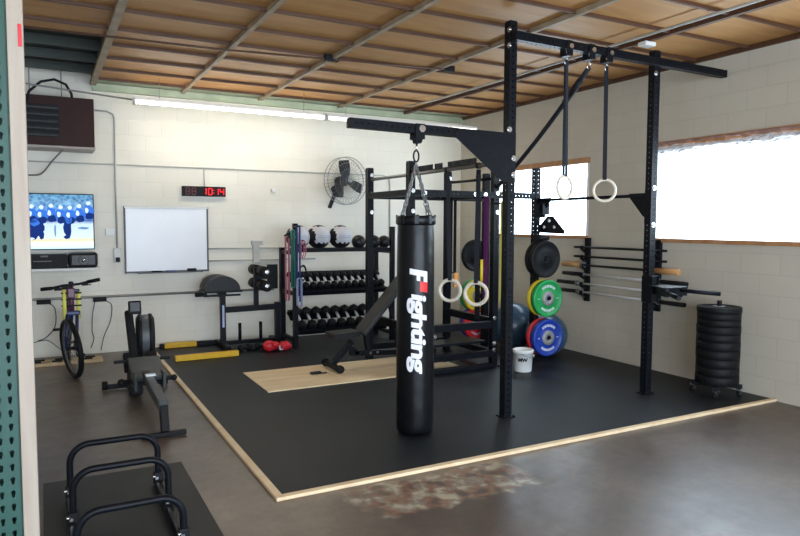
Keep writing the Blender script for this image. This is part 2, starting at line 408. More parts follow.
# ceiling: plywood sheets, the left far corner is open to the dark deck above
GX, GY = 0.60, 7.05
b = MB(); b.box(((GX+XR)/2, (YF+9.0)/2, ZC+0.02), (XR-GX, 9.0-YF, 0.03)); b.box(((XL+GX)/2, (YF+GY)/2, ZC+0.02), (GX-XL, GY-YF, 0.03))
struct(b, 'ceiling', M['ceil'], 'tan plywood ceiling sheets between brown battens')
struct(MB().box(((GX+XR)/2, 9.2, ZC+0.02), (XR-GX, 0.40, 0.03)), 'ceiling', M['mint'], 'mint green ceiling edge against the back wall')
struct(MB().box(((GX+XR)/2, YB-0.03, ZC-0.055), (XR-GX, 0.06, 0.08)), 'trim_90', M['mint'], 'mint green beam along the top of the back wall')
struct(MB().box((GX, (GY+YB)/2, ZC+0.10), (0.03, YB-GY, 0.17)), 'trim_91', M['deck'])
struct(MB().box(((XL+GX)/2, GY, ZC+0.10), (GX-XL, 0.03, 0.17)), 'trim_92', M['joist'])
struct(MB().box(((XL+GX)/2, (GY+YB)/2, ZC+0.16), (GX-XL, YB-GY, 0.03)), 'ceiling', M['deck'], 'dark green roof deck showing in the open ceiling bay')
n = 1
for i in range(21):
    y = 9.0-i*0.592
    if y < YF: break
    struct(MB().box(((XL+XR)/2 if y < GY else (GX+XR)/2, y, ZC-0.012), ((XR-XL) if y < GY else (XR-GX), 0.026, 0.03)), 'trim_%d' % n, M['joist'], 'brown wooden ceiling batten running across'); n += 1
for y in (7.17, 7.78, 8.39, 9.0):
    struct(MB().box(((XL+GX)/2, y, ZC+0.09), (GX-XL, 0.045, 0.10)), 'trim_%d' % n, M['joist'] if y < 7.5 else M['deck'], 'dark joist across the open ceiling bay'); n += 1
for x, mk, w in ((0.60, 'joistp', 0.07), (1.69, 'joistp', 0.045), (2.74, 'joistp', 0.045), (3.95, 'joistp', 0.04), (5.08, 'joist', 0.05)):
    struct(MB().box((x, (YF+9.3)/2, ZC-0.022), (w, 9.3-YF, 0.045)), 'trim_%d' % n, M[mk], 'long ceiling strap running towards the back wall'); n += 1
struct(MB().box((XR-0.012, (YF+YB)/2, ZC-0.02), (0.024, YB-YF, 0.05)), 'trim_%d' % n, M['joist'], 'brown batten along the top of the right wall'); n += 1

# windows
def window(nm, y0, y1, z0, z1, mull):
    b = MB(); t = 0.045
    b.box((XR-0.004, (y0+y1)/2, z0+0.005), (0.05, y1-y0+0.06, t)); b.box((XR+0.01, (y0+y1)/2, z1-0.0), (0.05, y1-y0+0.06, 0.075))
    fr = struct(b, nm, M['winwood'], 'long window with a tan wooden frame, glowing white with daylight')
    b = MB()
    for y in (y0, y1): b.box((XR+0.04, y, (z0+z1)/2), (0.1, 0.03, z1-z0))
    s = b.build('window_jamb', M['white'], fr)
    b = MB().box((XR+0.13, (y0+y1)/2, (z0+z1)/2), (0.006, y1-y0, z1-z0)); b.build('window_pane', M['glass'], fr)
    b = MB()
    for y in mull: b.box((XR+0.13, y, (z0+z1)/2), (0.03, 0.03, z1-z0))
    if mull: b.build('window_mullion', M['white'], fr)
    return fr
window('window_1', *W1, [])
window('window_2', *W2, [])
# crumpled sheet bunched along the top of the near window
def crumple(nm, y0, y1, zc, hgt, mt, seed, label):
    rnd = random.Random(seed); bm = bmesh.new(); NY, NZ = 90, 7; V = []
    for i in range(NY+1):
        y = y0+(y1-y0)*i/NY; row = []
        wv = 0.5+0.5*math.sin(i*0.21+seed)
        for j in range(NZ+1):
            t = j/NZ; z = zc+hgt*(0.5-t)*(0.7+0.5*wv)+rnd.uniform(-1, 1)*0.006
            row.append(bm.verts.new((XR-0.01-0.035*math.sin(t*PI)-rnd.random()*0.018, y, z)))
        V.append(row)
    for i in range(NY):
        for j in range(NZ): bm.faces.new((V[i][j], V[i+1][j], V[i+1][j+1], V[i][j+1]))
    r = bmesh.ops.solidify(bm, geom=list(bm.faces), thickness=0.004)
    mb = MB(); mb.bm.free(); mb.bm = bm
    return tag(mb.build(nm, mt), label, 'plastic sheet')
crumple('plastic_sheet', 2.2, 5.30, 2.545, 0.075, M['crump'], 3, 'clear crumpled plastic sheet bunched under the top edge of the near window')
crumple('brown_paper_roll', 2.2, 5.34, 2.612, 0.028, M['crumpb'], 9, 'brown crumpled paper strip along the top of the near window')

# ------------------------------------------------------------------ gym floor
X0, X1, Y0, Y1 = 1.26, XR-0.005, 3.88, YB-0.005
fl = struct(MB().box(((X0+X1)/2, (Y0+Y1)/2, 0.008), (X1-X0, Y1-Y0, 0.016)), 'floor', M['mat_rub'], 'black rubber gym flooring inside the pine border')
PX0, PX1, PY0, PY1 = 1.93, 4.30, 6.35, 7.30
t = tag(MB().box(((X0-0.025), (Y0-0.05+Y1)/2, 0.012), (0.05, Y1-Y0+0.05, 0.024), bev=0.004).build('edge_strip', M['strip']), 'long pine edging strip along the left side of the rubber floor', 'edging strip')
t = tag(MB().box(((X0+X1)/2-0.0, Y0-0.025, 0.012), (X1-X0, 0.05, 0.024), bev=0.004).build('edge_strip', M['strip']), 'long pine edging strip across the front of the rubber floor, ending at the right wall', 'edging strip')
# the lifting platform is set into the rubber: two boards
p = thing('lifting_platform', 'pale plywood lifting platform strip lying in the black rubber floor under the rack', 'platform', ((PX0+PX1)/2, (PY0+PY1)/2, 0.016))
ym = PY0+0.52
MB().box(((PX0+PX1)/2, (PY0+ym-0.004)/2, 0.022), (PX1-PX0, ym-PY0-0.004, 0.012), bev=0.002).build('board', M['ply'], p)
MB().box(((PX0+PX1)/2, (PY1+ym+0.004)/2, 0.022), (PX1-PX0, PY1-ym-0.004, 0.012), bev=0.002).build('board', M['ply'], p)
tag(MB().box((2.63, 6.86, 0.041), (0.12, 0.06, 0.025), bev=0.006).box((2.70, 6.84, 0.036), (0.10, 0.015, 0.012)).build('eyeglass_case', M['black']), 'small black object lying alone on the plywood platform', 'case')

ZG = 0.016   # top of the rubber floor
# ------------------------------------------------------------------ rig
UX = 3.53; RX = 5.27; MX = 4.66
rig = thing('power_rig', 'tall black perforated steel rig of uprights and crossbeams standing on the rubber floor', 'gym rig', (UX, 4.6, ZG))
W = 0.071
ups = [(UX, 4.6, 3.40), (RX, 4.6, 3.37), (UX, 6.33, 2.37), (UX, 7.36, 2.37), (MX, 6.33, 2.37), (MX, 7.36, 2.37), (RX, 6.33, 2.37), (RX, 7.36, 2.37)]
for x, y, h in ups:
    u = MB().perf((x, y, ZG+0.008), (x, y, h)).build('upright', M['steel'], rig)
    bp = MB().box((x, y, ZG+0.005), (0.12, 0.12, 0.01), bev=0.002)
    for sx in (-1, 1): bp.cyl((x+sx*0.05, y-0.05, ZG+0.01), (x+sx*0.05, y-0.05, ZG+0.022), 0.008, 6)
    bp.build('base_plate', M['steel'], u)
    MB().box((x, y, h+0.004), (0.07, 0.07, 0.012), bev=0.003).build('end_cap', M['plastic'], u)
def xbeam(p0, p1, up=(0, 0, 1), name='crossbeam', w=W):
    return MB().perf(p0, p1, w, up).build(name, M['steel'], rig)
h = W/2
xbeam((UX+h, 7.36, 2.04), (MX-h, 7.36, 2.04)); xbeam((UX+h, 6.33, 2.04), (MX-h, 6.33, 2.04)); xbeam((MX+h, 6.33, 2.04), (RX-h, 6.33, 2.04))
xbeam((MX, 6.33+h, 2.04), (MX, 7.36-h, 2.04)); xbeam((UX, 6.33+h, 2.04), (UX, 7.36-h, 2.04)); xbeam((MX+h, 7.36, 2.04), (RX-h, 7.36, 2.04))
xbeam((UX+h, 6.33, 0.18), (MX-h, 6.33, 0.18)); xbeam((UX+h, 7.36, 0.18), (MX-h, 7.36, 0.18))
xbeam((MX, 6.33+h, 0.18), (MX, 7.36-h, 0.18))
MB().box(((UX+MX)/2, 6.28, ZG+0.03), (MX-UX-W, 0.08, 0.05), bev=0.004).build('floor_rail', M['steel'], rig)
# high beam from the left tall post to the right wall, bolted in front of both tall posts
YBM = 4.6-W/2-0.04
MB().perf((UX-0.03, YBM, 3.268), (6.12, YBM, 3.245), W, (0, 0, 1)).build('high_beam', M['steel'], rig)
MB().box((6.12+0.0425, YBM, 3.245), (0.089, 0.07, 0.07), bev=0.002).build('wall_bracket', M['steel'], rig)
# cantilever beam carrying the punching bag, with triangular gusset
MB().perf((2.03, 4.6, 2.453), (UX-h, 4.6, 2.438), W, (0, 0, 1)).build('bag_beam', M['steel'], rig)
mt = Matrix.Translation((0, 4.6-0.041, 0)) @ Matrix(((1, 0, 0, 0), (0, 0, -1, 0), (0, 1, 0, 0), (0, 0, 0, 1)))
MB().prism([(2.94, 2.415), (2.99, 2.47), (3.565, 2.47), (3.565, 2.06), (3.43, 2.06)], 0.008, mt).build('gusset_plate', M['steel'], rig)
# pull-up bars
MB().cyl((UX, 4.6+h, 2.235), (UX, 7.36-h, 2.235), 0.019, 14).build('pull_up_bar', M['grey'], rig)
b = MB()
for i in range(39):
    y = 5.10+i*0.031
    if i in (16, 17, 18, 24): continue
    b.box((UX, y, 2.282), (0.006, 0.022, 0.058))
b.box((UX, 5.69, 2.256), (0.012, 1.22, 0.012))
b.build('slotted_sign_plate', M['steel'], rig)
MB().cyl((RX, 4.6+h, 1.99), (RX, 6.33-h, 1.99), 0.017, 14).build('pull_up_bar', M['steel'], rig)
for y, s_ in ((4.6+h, 1), (6.33-h, -1)):
    mtg = Matrix(((0, 0, 1, RX), (1, 0, 0, 0), (0, 1, 0, 0), (0, 0, 0, 1)))
    MB().prism([(y, 2.015), (y+s_*0.24, 2.015), (y+s_*0.24, 1.985), (y+s_*0.05, 1.78), (y, 1.78)], 0.008, mtg).build('bar_gusset', M['steel'], rig)
    MB().box((RX, y+s_*0.003, 1.88), (0.075, 0.008, 0.34), bev=0.002).build('bar_flange', M['steel'], rig)
MB().cyl((MX, 6.33+h, 2.235), (MX, 7.36-h, 2.235), 0.017, 12).build('pull_up_bar', M['steel'], rig)
# bolts
def bolt(p, n):
    n = Vector(n); p = Vector(p)
    MB().cyl(p, p+n*0.006, 0.024, 14).cyl(p+n*0.006, p+n*0.018, 0.014, 6).build('bolt', M['chrome'], rig)
f = 4.6-h
for z in (3.33, 3.20): bolt((UX-0.012, f-0.0, z), (0, -1, 0)) if False else bolt((UX-h, 4.57, z), (-1, 0, 0))
for z in (2.50,): bolt((UX-h*0.9-0.004, f-0.008, z), (0, -1, 0))
for z in (2.26, 2.12): bolt((UX+0.012, 4.6-0.046, z), (0, -1, 0))
for x in (RX-h,): bolt((RX-0.02, f, 3.16), (0, -1, 0))
for z in (2.06, 1.70): bolt((RX+0.0, f, z), (0, -1, 0))
for y in (6.33, 7.36):
    for x in (UX, MX):
        for z in (2.29, 2.06, 1.84): bolt((x+0.012, y-h, z), (0, -1, 0))
for x in (UX+0.16, MX-0.30, MX-0.16): bolt((x, 6.33-h, 2.04), (0, -1, 0))
for z in (0.60, 0.30, 0.22): bolt((MX-0.01, 6.33-h, z), (0, -1, 0))
for x in (UX+0.09, UX+0.30): bolt((x, 6.33-h, 0.44), (0, -1, 0))
# low spotter rails on both sides of the rack and a flat crosspiece
for x in (UX, MX):
    MB().bar((x, 6.33+h, 0.55), (x, 7.36-h, 0.55), 0.06, 0.09, bev=0.006).build('safety_arm', M['steel'], rig)
MB().box(((UX+MX)/2, 6.33, 0.52), (MX-UX-W, 0.06, 0.085), bev=0.004).build('crossbeam', M['steel'], rig)
MB().box(((UX+MX)/2, 6.33+0.25, 0.30), (MX-UX-W, 0.30, 0.03), bev=0.004).build('storage_tray', M['steel'], rig)
# weight pegs
def peg(x, y, z, d, L=0.33):
    s_ = 1 if d > 0 else -1
    MB().cyl((x, y+s_*h, z), (x, y+s_*(h+0.014), z), 0.05, 16).cyl((x, y+s_*h, z), (x, y+s_*(h+L), z), 0.024, 16).build('weight_peg', M['steel'], rig)
for z, L_ in ((1.29, 0.20), (0.825, 0.25), (0.355, 0.26)): peg(RX, 6.33, z, -1, L_)
for z in (1.27, 0.72, 0.33): peg(RX, 7.36, z, 1)
# dip attachment on the right tall post
b = MB(); zc = 1.07
b.box((RX+0.045, 4.575, zc), (0.012, 0.13, 0.26), bev=0.003).box((RX-0.045, 4.575, zc), (0.012, 0.13, 0.26), bev=0.003).box((RX, 4.53, zc), (0.09, 0.012, 0.26), bev=0.003)
mtz = Matrix.Translation((0, 0, 1.105))
b.prism([(RX-0.05, 4.55), (RX+0.05, 4.55), (5.46, 4.33), (5.40, 4.24), (5.16, 4.24), (5.11, 4.30)], 0.012, mtz)
dp = b.build('dip_bracket', M['steel'], rig)
MB().bar((5.28, 4.50, 1.06), (5.44, 4.28, 1.06), 0.03, 0.075).bar((5.26, 4.50, 1.06), (5.13, 4.25, 1.06), 0.03, 0.075).build('dip_arm', M['steel'], dp)
MB().cyl((5.40, 4.33, 1.07), (5.63, 4.06, 1.05), 0.021, 14).build('dip_handle', M['steel'], dp)
MB().cyl((5.17, 4.30, 1.06), (4.98, 4.00, 1.045), 0.021, 14).build('dip_handle', M['steel'], dp)
# J hooks and attachment plate on the right middle post
b = MB(); b.box((RX+0.045, 6.26, 1.86), (0.01, 0.10, 0.16)).box((RX-0.045, 6.26, 1.86), (0.01, 0.10, 0.16)).box((RX, 6.18, 1.83), (0.10, 0.07, 0.03)).box((RX, 6.145, 1.88), (0.10, 0.012, 0.13))
b.build('bar_hook', M['steel'], rig)
b = MB(); mtp = Matrix(((0, 0, 1, RX+0.044), (1, 0, 0, 0), (0, 1, 0, 0), (0, 0, 0, 1)))
b.prism([(6.31, 1.60), (6.31, 1.68), (6.16, 1.80), (6.07, 1.80), (5.87, 1.63), (5.87, 1.59)], 0.012, mtp)
q = b.build('pulley_plate', M['steel'], rig)
for y, z in ((6.11, 1.745), (6.02, 1.67), (6.20, 1.67)):
    MB().cyl((RX+0.036, y, z), (RX+0.02, y, z), 0.020, 12).cyl((RX+0.05, y, z), (RX+0.06, y, z), 0.020, 12).build('bolt', M['chrome'], q)
MB().cyl((RX-0.06, 6.22, 1.54), (RX+0.10, 6.22, 1.54), 0.035, 14).cyl((RX-0.07, 6.22, 1.54), (RX-0.06, 6.22, 1.54), 0.045, 14).build('roller', M['rubber'], rig)

# ------------------------------------------------------------------ bumper plates (axis local Y, thickness 0.06)
def plate(mname, label, loc, R=0.222, t=0.06, rot=None, marks=True, group=None, hub='hubgrey'):
    o = thing('bumper_plate', label, 'weight plate', loc, 0, group, rot)
    pr = [(0.026, -t/2), (0.075, -t/2), (0.082, -t/2+0.010), (R*0.86, -t/2+0.010), (R*0.89, -t/2), (R-0.008, -t/2), (R, -t/2+0.008), (R, t/2-0.008), (R-0.008, t/2), (R*0.89, t/2), (R*0.86, t/2-0.010), (0.082, t/2-0.010), (0.075, t/2), (0.026, t/2), (0.026, -t/2)]
    MB().lathe(pr, axis=(0, 1, 0), seg=40, cap=False).build('rubber_disc', M[mname], o, local=True)
    hr_ = 0.088 if marks else 0.060
    MB().lathe([(0.026, -t/2-0.002), (hr_, -t/2-0.002), (hr_, t/2+0.002), (0.026, t/2+0.002), (0.026, -t/2-0.002)], axis=(0, 1, 0), seg=28, cap=False).build('hub', M[hub], o, local=True)
    if marks:
        b = MB()
        for base in (PI/2, -PI/2):
            for k in range(-4, 5):
                a = base+k*0.16; rr = R*0.66; c = (rr*math.cos(a), -t/2+0.0085, rr*math.sin(a)); rot_ = Matrix.Rotation(-(a-PI/2), 3, 'Y')
                w_ = 0.014
                b.box(c, (0.005, 0.004, 0.030), rot_)
                off = rot_ @ Vector((0.010, 0, 0)); b.box(Vector(c)+off, (0.005, 0.004, 0.030), rot_)
                mid = rot_ @ Vector((0.005, 0, 0.0125 if k % 2 else 0.0)); b.box(Vector(c)+mid, (0.012, 0.004, 0.005), rot_)
        for sx in (-1, 1): b.box((sx*R*0.64, -t/2+0.0085, 0), (0.024, 0.004, 0.008))
        b.build('lettering', M['whitem'], o, local=True)
    return o
plate('rubber', 'black bumper plate hanging highest on the right rig post, front one before the far window', (RX, 6.33-h-0.145, 1.29-0.004), marks=False, hub='steel')
plate('rubber', 'black bumper plate just behind the highest one on the right rig post', (RX, 6.33-h-0.065, 1.29-0.004), marks=False, hub='steel')
plate('yellow', 'yellow bumper plate tucked behind the green one on the right rig post', (RX, 6.33-h-0.115, 0.821))
plate('green', 'green bumper plate with white lettering hanging in front of the yellow one', (RX, 6.33-h-0.200, 0.821))
plate('redp', 'red bumper plate tucked behind the blue one near the white bucket', (RX, 6.33-h-0.115, 0.351))
plate('blue', 'blue bumper plate with white lettering hanging lowest beside the white bucket', (RX, 6.33-h-0.205, 0.351), t=0.075)
plate('rubber', 'black bumper plate seen through the rack, highest on the far rear post', (RX, 7.36+h+0.20, 1.266), marks=False, hub='steel')
plate('yellow', 'yellow bumper plate seen through the rack behind the hanging gym ring', (RX, 7.36+h+0.15, 0.716))
plate('green', 'green bumper plate on the rear post, farthest one behind the yellow plate', (RX, 7.36+h+0.235, 0.716))
plate('redp', 'red bumper plate seen through the rack, low on the rear post', (RX, 7.36+h+0.15, 0.326), marks=True)
plate('blue', 'blue bumper plate mostly hidden behind the red one on the rear post', (RX, 7.36+h+0.235, 0.326))

# ------------------------------------------------------------------ punching bag
bx, by = 2.615, 4.6
bag = thing('punching_bag', 'tall black punching bag with white and red lettering hanging from the cantilever beam', 'punching bag', (bx, by, 0.02))
R = 0.150
prof = [(0.0, 0.02), (0.11, 0.022), (0.140, 0.030), (0.149, 0.055), (0.151, 0.10), (0.151, 0.2), (0.153, 0.5), (0.151, 0.9), (0.150, 1.3), (0.147, 1.6), (0.144, 1.70), (0.138, 1.735), (0.10, 1.745), (0, 1.745)]
MB().lathe(prof, (bx, by, 0), seg=48, cap=False).build('bag_body', M['leather'], bag)
def bagr(z):
    for (r0, z0), (r1, z1) in zip(prof[1:], prof[2:]):
        if z0 <= z <= z1 and z1 > z0: return r0+(r1-r0)*(z-z0)/(z1-z0)
    return R
b = MB(); b.lathe([(0.146, 1.69), (0.157, 1.70), (0.158, 1.755), (0.150, 1.765), (0.138, 1.755), (0.138, 1.70)], (bx, by, 0), seg=40, cap=False)
for k in range(8):
    a = k*PI/4+0.3; b.box((bx+0.152*math.cos(a), by+0.152*math.sin(a), 1.735), (0.014, 0.04, 0.075), Matrix.Rotation(a, 3, 'Z'), bev=0.006)
b.build('top_collar', M['leather'], bag)
b = MB(); top = Vector((bx, by, 2.19))
def chain(b, p0, p1, r=0.013, wire=0.0035):
    p0 = Vector(p0); p1 = Vector(p1); d = p1-p0; L = d.length; d.normalize(); n_ = max(2, int(L/(r*2.3)))
    t_ = Vector((1, 0, 0)) if abs(d.x) < 0.8 else Vector((0, 1, 0)); x = d.cross(t_).normalized(); y = d.cross(x)
    for i in range(n_):
        c = p0+d*(L*(i+0.5)/n_); s_ = x if i % 2 else y; hl = L/n_*0.72
        b.tube([c+d*hl*math.cos(a)+s_*r*0.62*math.sin(a) for a in [2*PI*k/8 for k in range(8)]], wire, 5, closed=True)
for k in range(4):
    a = k*PI/2+0.35; e = (bx+0.150*math.cos(a), by+0.150*math.sin(a), 1.765)
    chain(b, e, top+Vector((0, 0, -0.02)), 0.017, 0.0045)
b.build('chain', M['grey'], bag)
b = MB(); b.tube([(bx+0.024*math.sin(2*PI*k/16), by, 2.235+0.045*math.cos(2*PI*k/16)) for k in range(16)], 0.007, 8, closed=True)
b.build('carabiner', M['steel'], bag)
b = MB(); b.tube([(bx+0.0, by, 2.27), (bx+0.005, by, 2.345)], 0.008, 8); b.build('swivel', M['chrome'], bag)
# trolley on the beam (bolted to it)
b = MB(); b.box((bx+0.01, 4.6-0.046, 2.425), (0.085, 0.008, 0.12), bev=0.003).box((bx+0.01, 4.6+0.046, 2.425), (0.085, 0.008, 0.12), bev=0.003)
b.prism([(bx-0.035, 2.395), (bx+0.055, 2.395), (bx+0.03, 2.335), (bx-0.01, 2.335)], 0.06, Matrix.Translation((0, 4.6, 0)) @ Matrix(((1, 0, 0, 0), (0, 0, -1, 0), (0, 1, 0, 0), (0, 0, 0, 1))))
tr = b.build('bag_trolley', M['steel'], rig)
MB().cyl((bx+0.02, 4.55, 2.445), (bx+0.02, 4.535, 2.445), 0.028, 18).build('bolt', M['chrome'], tr)
# lettering wrapped round the bag, reading downwards
face = math.atan2(-by, -bx)+0.06
def wrap(bm, z_top, mb_):
    """text x runs down the bag, text y runs to the viewer's right"""
    for v in bm.verts:
        z = z_top-v.co.x; ang = face+(v.co.y)/R; r = bagr(z)+0.0022
        v.co = Vector((bx+r*math.cos(ang), by+r*math.sin(ang), z))
    mb_.bm.free(); mb_.bm = bm; return mb_
bm = text_bm('ighting', 0.165, shear=0.0, offset=0.0062, sx=0.92, cuts=10)
xs = [v.co.x for v in bm.verts]; k = 0.62/(max(xs)-min(xs)); mn = min(xs)
for v in bm.verts: v.co.x = (v.co.x-mn)*k; v.co.y = v.co.y-0.034
for v in bm.verts: v.co.x += v.co.y*0.18
wrap(bm, 1.150, MB()).build('lettering', M['whitem'], bag)
def flat_letters(polys, z_top, m, nm='lettering'):
    mb = MB(); bm = mb.bm
    for (a0, b0, a1, b1) in polys:   # a down the bag, b to the right
        N = 6
        for i in range(N):
            q0 = b0+(b1-b0)*i/N; q1 = b0+(b1-b0)*(i+1)/N
            f_ = bm.faces.new([bm.verts.new((a0+q0*0.18, q0, 0)), bm.verts.new((a1+q0*0.18, q0, 0)), bm.verts.new((a1+q1*0.18, q1, 0)), bm.verts.new((a0+q1*0.18, q1, 0))])
    o = wrap(bm, z_top, MB()); return o.build(nm, m, bag)
flat_letters([(0.0, -0.055, 0.045, 0.088), (0.045, 0.055, 0.085, 0.088), (0.045, 0.000, 0.085, 0.028)], 1.345, M['whitem'])
flat_letters([(0.086, 0.025, 0.165, 0.090)], 1.345, M['red'], 'red_square')

# ------------------------------------------------------------------ gym rings
def gym_ring(label, c, top, wood, rz, rr=0.112, tr_=0.014, strapw=0.035, strapm='strapn'):
    o = thing('gym_ring', label, 'gym ring', c)
    ax = Vector((math.cos(rz), math.sin(rz), 0))
    C = Vector(c)
    MB().tube([C+ax*rr*math.sin(2*PI*k/36)+Vector((0, 0, rr*math.cos(2*PI*k/36))) for k in range(36)], tr_, 12, closed=True).build('ring', M[wood], o)
    T_ = Vector(top); b = MB(); n_ = Vector((-ax.y, ax.x, 0))
    for s_ in (-1, 1):
        zb = C.z+rr+(-1)*tr_*0.2
        p0 = Vector((C.x, C.y, zb))+n_*s_*(tr_+0.003); b.bar(p0, T_+n_*s_*0.008, strapw, 0.003, up=n_)
    b.box((C.x, C.y, C.z+rr+tr_+0.002), (0.034, 0.034, 0.004), Matrix.Rotation(rz, 3, 'Z'))
    b.build('strap', M[strapm], o)
    return o
v = math.atan2(4.6, 4.15)
r1 = gym_ring('pale wooden gym ring on the high beam, left one, before the far window', (4.09, YBM, 2.03), (4.08, YBM, 3.14), 'ringwood', 0.15, rr=0.098)
r2 = gym_ring('pale wooden gym ring on the high beam, right one, against the block wall', (4.57, YBM, 2.015), (4.56, YBM, 3.14), 'ringwood', -0.70, rr=0.098)
r3 = gym_ring('white ring on a long strap inside the rack, left one nearer the punching bag', (UX, 5.52, 1.045), (UX, 5.58, 2.20), 'ringwood', -0.6, rr=0.103, tr_=0.018, strapw=0.04)
r4 = gym_ring('white ring on a long strap inside the rack, right one nearer the tall left post', (UX, 5.07, 1.055), (UX, 5.05, 2.20), 'ringwood', -0.75, rr=0.103, tr_=0.018, strapw=0.04)
for r_, (x, y) in ((r3, (UX, 5.58)), (r4, (UX, 5.05))):
    b = MB(); b.tube([(x+0.026*math.cos(a), y, 2.235+0.026*math.sin(a)) for a in [2*PI*k/14 for k in range(14)]], 0.006, 4, closed=True, flat=(0.035, 0.004))
    b.box((x, y, 2.12), (0.045, 0.03, 0.06), bev=0.006).build('cam_buckle', M['black'], r_)
# hangers for rings and rope on the high beam
for x in (4.08, 4.345, 4.56):
    b = MB(); b.box((x, YBM-0.043, 3.235), (0.07, 0.006, 0.13), bev=0.002).box((x, YBM+0.043, 3.235), (0.07, 0.006, 0.13), bev=0.002).box((x, YBM, 3.178), (0.06, 0.084, 0.02), bev=0.003)
    hg = b.build('strap_hanger', M['steel'], rig)
    MB().cyl((x+0.01, YBM-0.046, 3.25), (x+0.01, YBM-0.058, 3.25), 0.022, 14).build('bolt', M['chrome'], hg)
for r_, x in ((r1, 4.08), (r2, 4.56)):
    MB().tube([(x+0.018*math.cos(a), YBM, 3.125+0.034*math.sin(a)) for a in [2*PI*k/12 for k in range(12)]], 0.005, 6, closed=True).build('carabiner', M['chrome'], r_)
rope = thing('suspension_strap', 'thick black rope slung diagonally from the high beam back into the rack', 'rope', (4.345, YBM, 2.2))
P0 = Vector((4.345, YBM, 3.10)); P1 = Vector((MX, 6.33-h, 2.13)); pts = []
for i in range(15):
    t_ = i/14; p_ = P0.lerp(P1, t_); p_.z -= 0.05*math.sin(PI*t_); pts.append(p_)
MB().tube(pts, 0.023, 10).build('rope', M['strapn'], rope)
MB().tube(pts[1:4], 0.030, 10).build('grip', M['black'], rope)
MB().tube([(4.345+0.020*math.cos(a), YBM, 3.12+0.036*math.sin(a)) for a in [2*PI*k/12 for k in range(12)]], 0.006, 6, closed=True).build('carabiner', M['chrome'], rope)

# ------------------------------------------------------------------ resistance bands, straps in the rack
def band(name, label, cat, x, y, ztop, zbot, w, m, gap=0.03, rz=0.0, group=None):
    ax = Vector((math.cos(rz), math.sin(rz), 0)); pts = []
    C = Vector((x, y, 0)); r_ = gap/2
    for k in range(9): a = PI*k/8; pts.append(C+ax*r_*math.cos(a)+Vector((0, 0, ztop-r_+r_*math.sin(a))))
    for k in range(9): a = PI+PI*k/8; pts.append(C+ax*r_*math.cos(a)+Vector((0, 0, zbot+r_+r_*math.sin(a))))
    n_ = Vector((-ax.y, ax.x, 0)); mb = MB(); bm = mb.bm; A = []; 
    for q in pts:
        d_ = (q-C-Vector((0, 0, q.z))).normalized() if (q-C).xy.length > 1e-4 else Vector((0, 0, 1))
        A.append([bm.verts.new(q+n_*s_*w/2+d_*e) for s_, e in ((-1, 0), (1, 0), (1, 0.003), (-1, 0.003))])
    for i in range(len(A)):
        B = A[(i+1) % len(A)]
        for k in range(4): bm.faces.new((A[i][k], B[k], B[(k+1) % 4], A[i][(k+1) % 4]))
    return tag(mb.build(name, M[m]), label, cat, group)
# hook bar for the bands between the two right posts
MB().cyl((MX-0.36, 6.33-h, 2.00), (MX-0.36, 6.33-0.22, 2.00), 0.010, 10).cyl((MX-0.25, 6.33-h, 2.00), (MX-0.25, 6.33-0.22, 2.00), 0.010, 10).build('band_peg', M['steel'], rig)
MB().cyl((MX-0.02, 6.33-h, 1.94), (MX-0.02, 6.33-0.20, 1.94), 0.010, 10).build('band_peg', M['steel'], rig)
MB().cyl((UX+0.47, 6.33-h, 1.97), (UX+0.47, 6.33-0.16, 1.97), 0.010, 10).build('band_peg', M['steel'], rig)
band('resistance_band', 'wide purple resistance band hanging in the rack beside the tall left post', 'resistance band', MX-0.25, 6.15, 2.015, 0.86, 0.042, 'purple', 0.034, 0.5)
band('resistance_band', 'black resistance band hanging just left of the purple one in the rack', 'resistance band', MX-0.36, 6.15, 2.015, 0.62, 0.045, 'black', 0.034, 0.5)
band('resistance_band', 'yellow resistance band hanging between the tall left post and the rack post', 'resistance band', MX-0.02, 6.13, 1.955, 0.80, 0.065, 'yband', 0.034, 0.3)
band('lifting_strap', 'black looped strap hanging beside the left gym ring in the rack', 'strap', UX+0.47, 6.20, 1.985, 1.15, 0.045, 'black', 0.055, 0.2)
hp = thing('hanging_handle', 'yellow and black hand grip hanging below the purple band inside the rack', 'grip', (UX+0.75, 6.17, 0.9))
MB().cyl((UX+0.83, 6.17, 1.05), (UX+0.83, 6.17, 1.30), 0.024, 12).build('grip', M['yellow'], hp)
MB().tube([(UX+0.83, 6.17, 1.30), (UX+0.83, 6.18, 1.45), (UX+0.80, 6.21, 1.70), (UX+0.80, 6.24, 2.0)], 0.008, 8).build('cord', M['black'], hp)
tag(MB().box((UX+0.49, 6.17, 1.08), (0.055, 0.03, 0.16), bev=0.008).build('strap_pad', M['orange']), 'small orange pad at the bottom of the black looped strap in the rack', 'pad')

# ------------------------------------------------------------------ bench
bn = thing('weight_bench', 'black adjustable weight bench with raised backrest on the plywood platform', 'bench', (3.3, 7.0, 0.028))
zf = 0.028
fb = MB(); fb.bar((2.89, 6.98, 0.10), (3.12, 6.98, 0.34), 0.06, 0.06, bev=0.006).bar((3.10, 6.98, 0.20), (4.25, 6.98, 0.13), 0.07, 0.06, bev=0.006).bar((3.05, 6.98, 0.30), (3.20, 6.98, 0.19), 0.07, 0.05, bev=0.005)
fb.bar((3.34, 6.98, 0.16), (3.30, 6.98, 0.40), 0.05, 0.06, bev=0.005).bar((3.75, 6.98, 0.15), (3.60, 6.98, 0.80), 0.04, 0.04, bev=0.004).build('frame', M['steel'], bn)
MB().bar((2.88, 6.76, zf+0.045), (2.88, 7.20, zf+0.045), 0.06, 0.05, bev=0.005).build('front_foot', M['steel'], bn)
for y in (6.76, 7.20): MB().cyl((2.88, y-0.02, zf+0.045), (2.88, y+0.02, zf+0.045), 0.045, 16).build('rubber_foot', M['rubber'], bn)
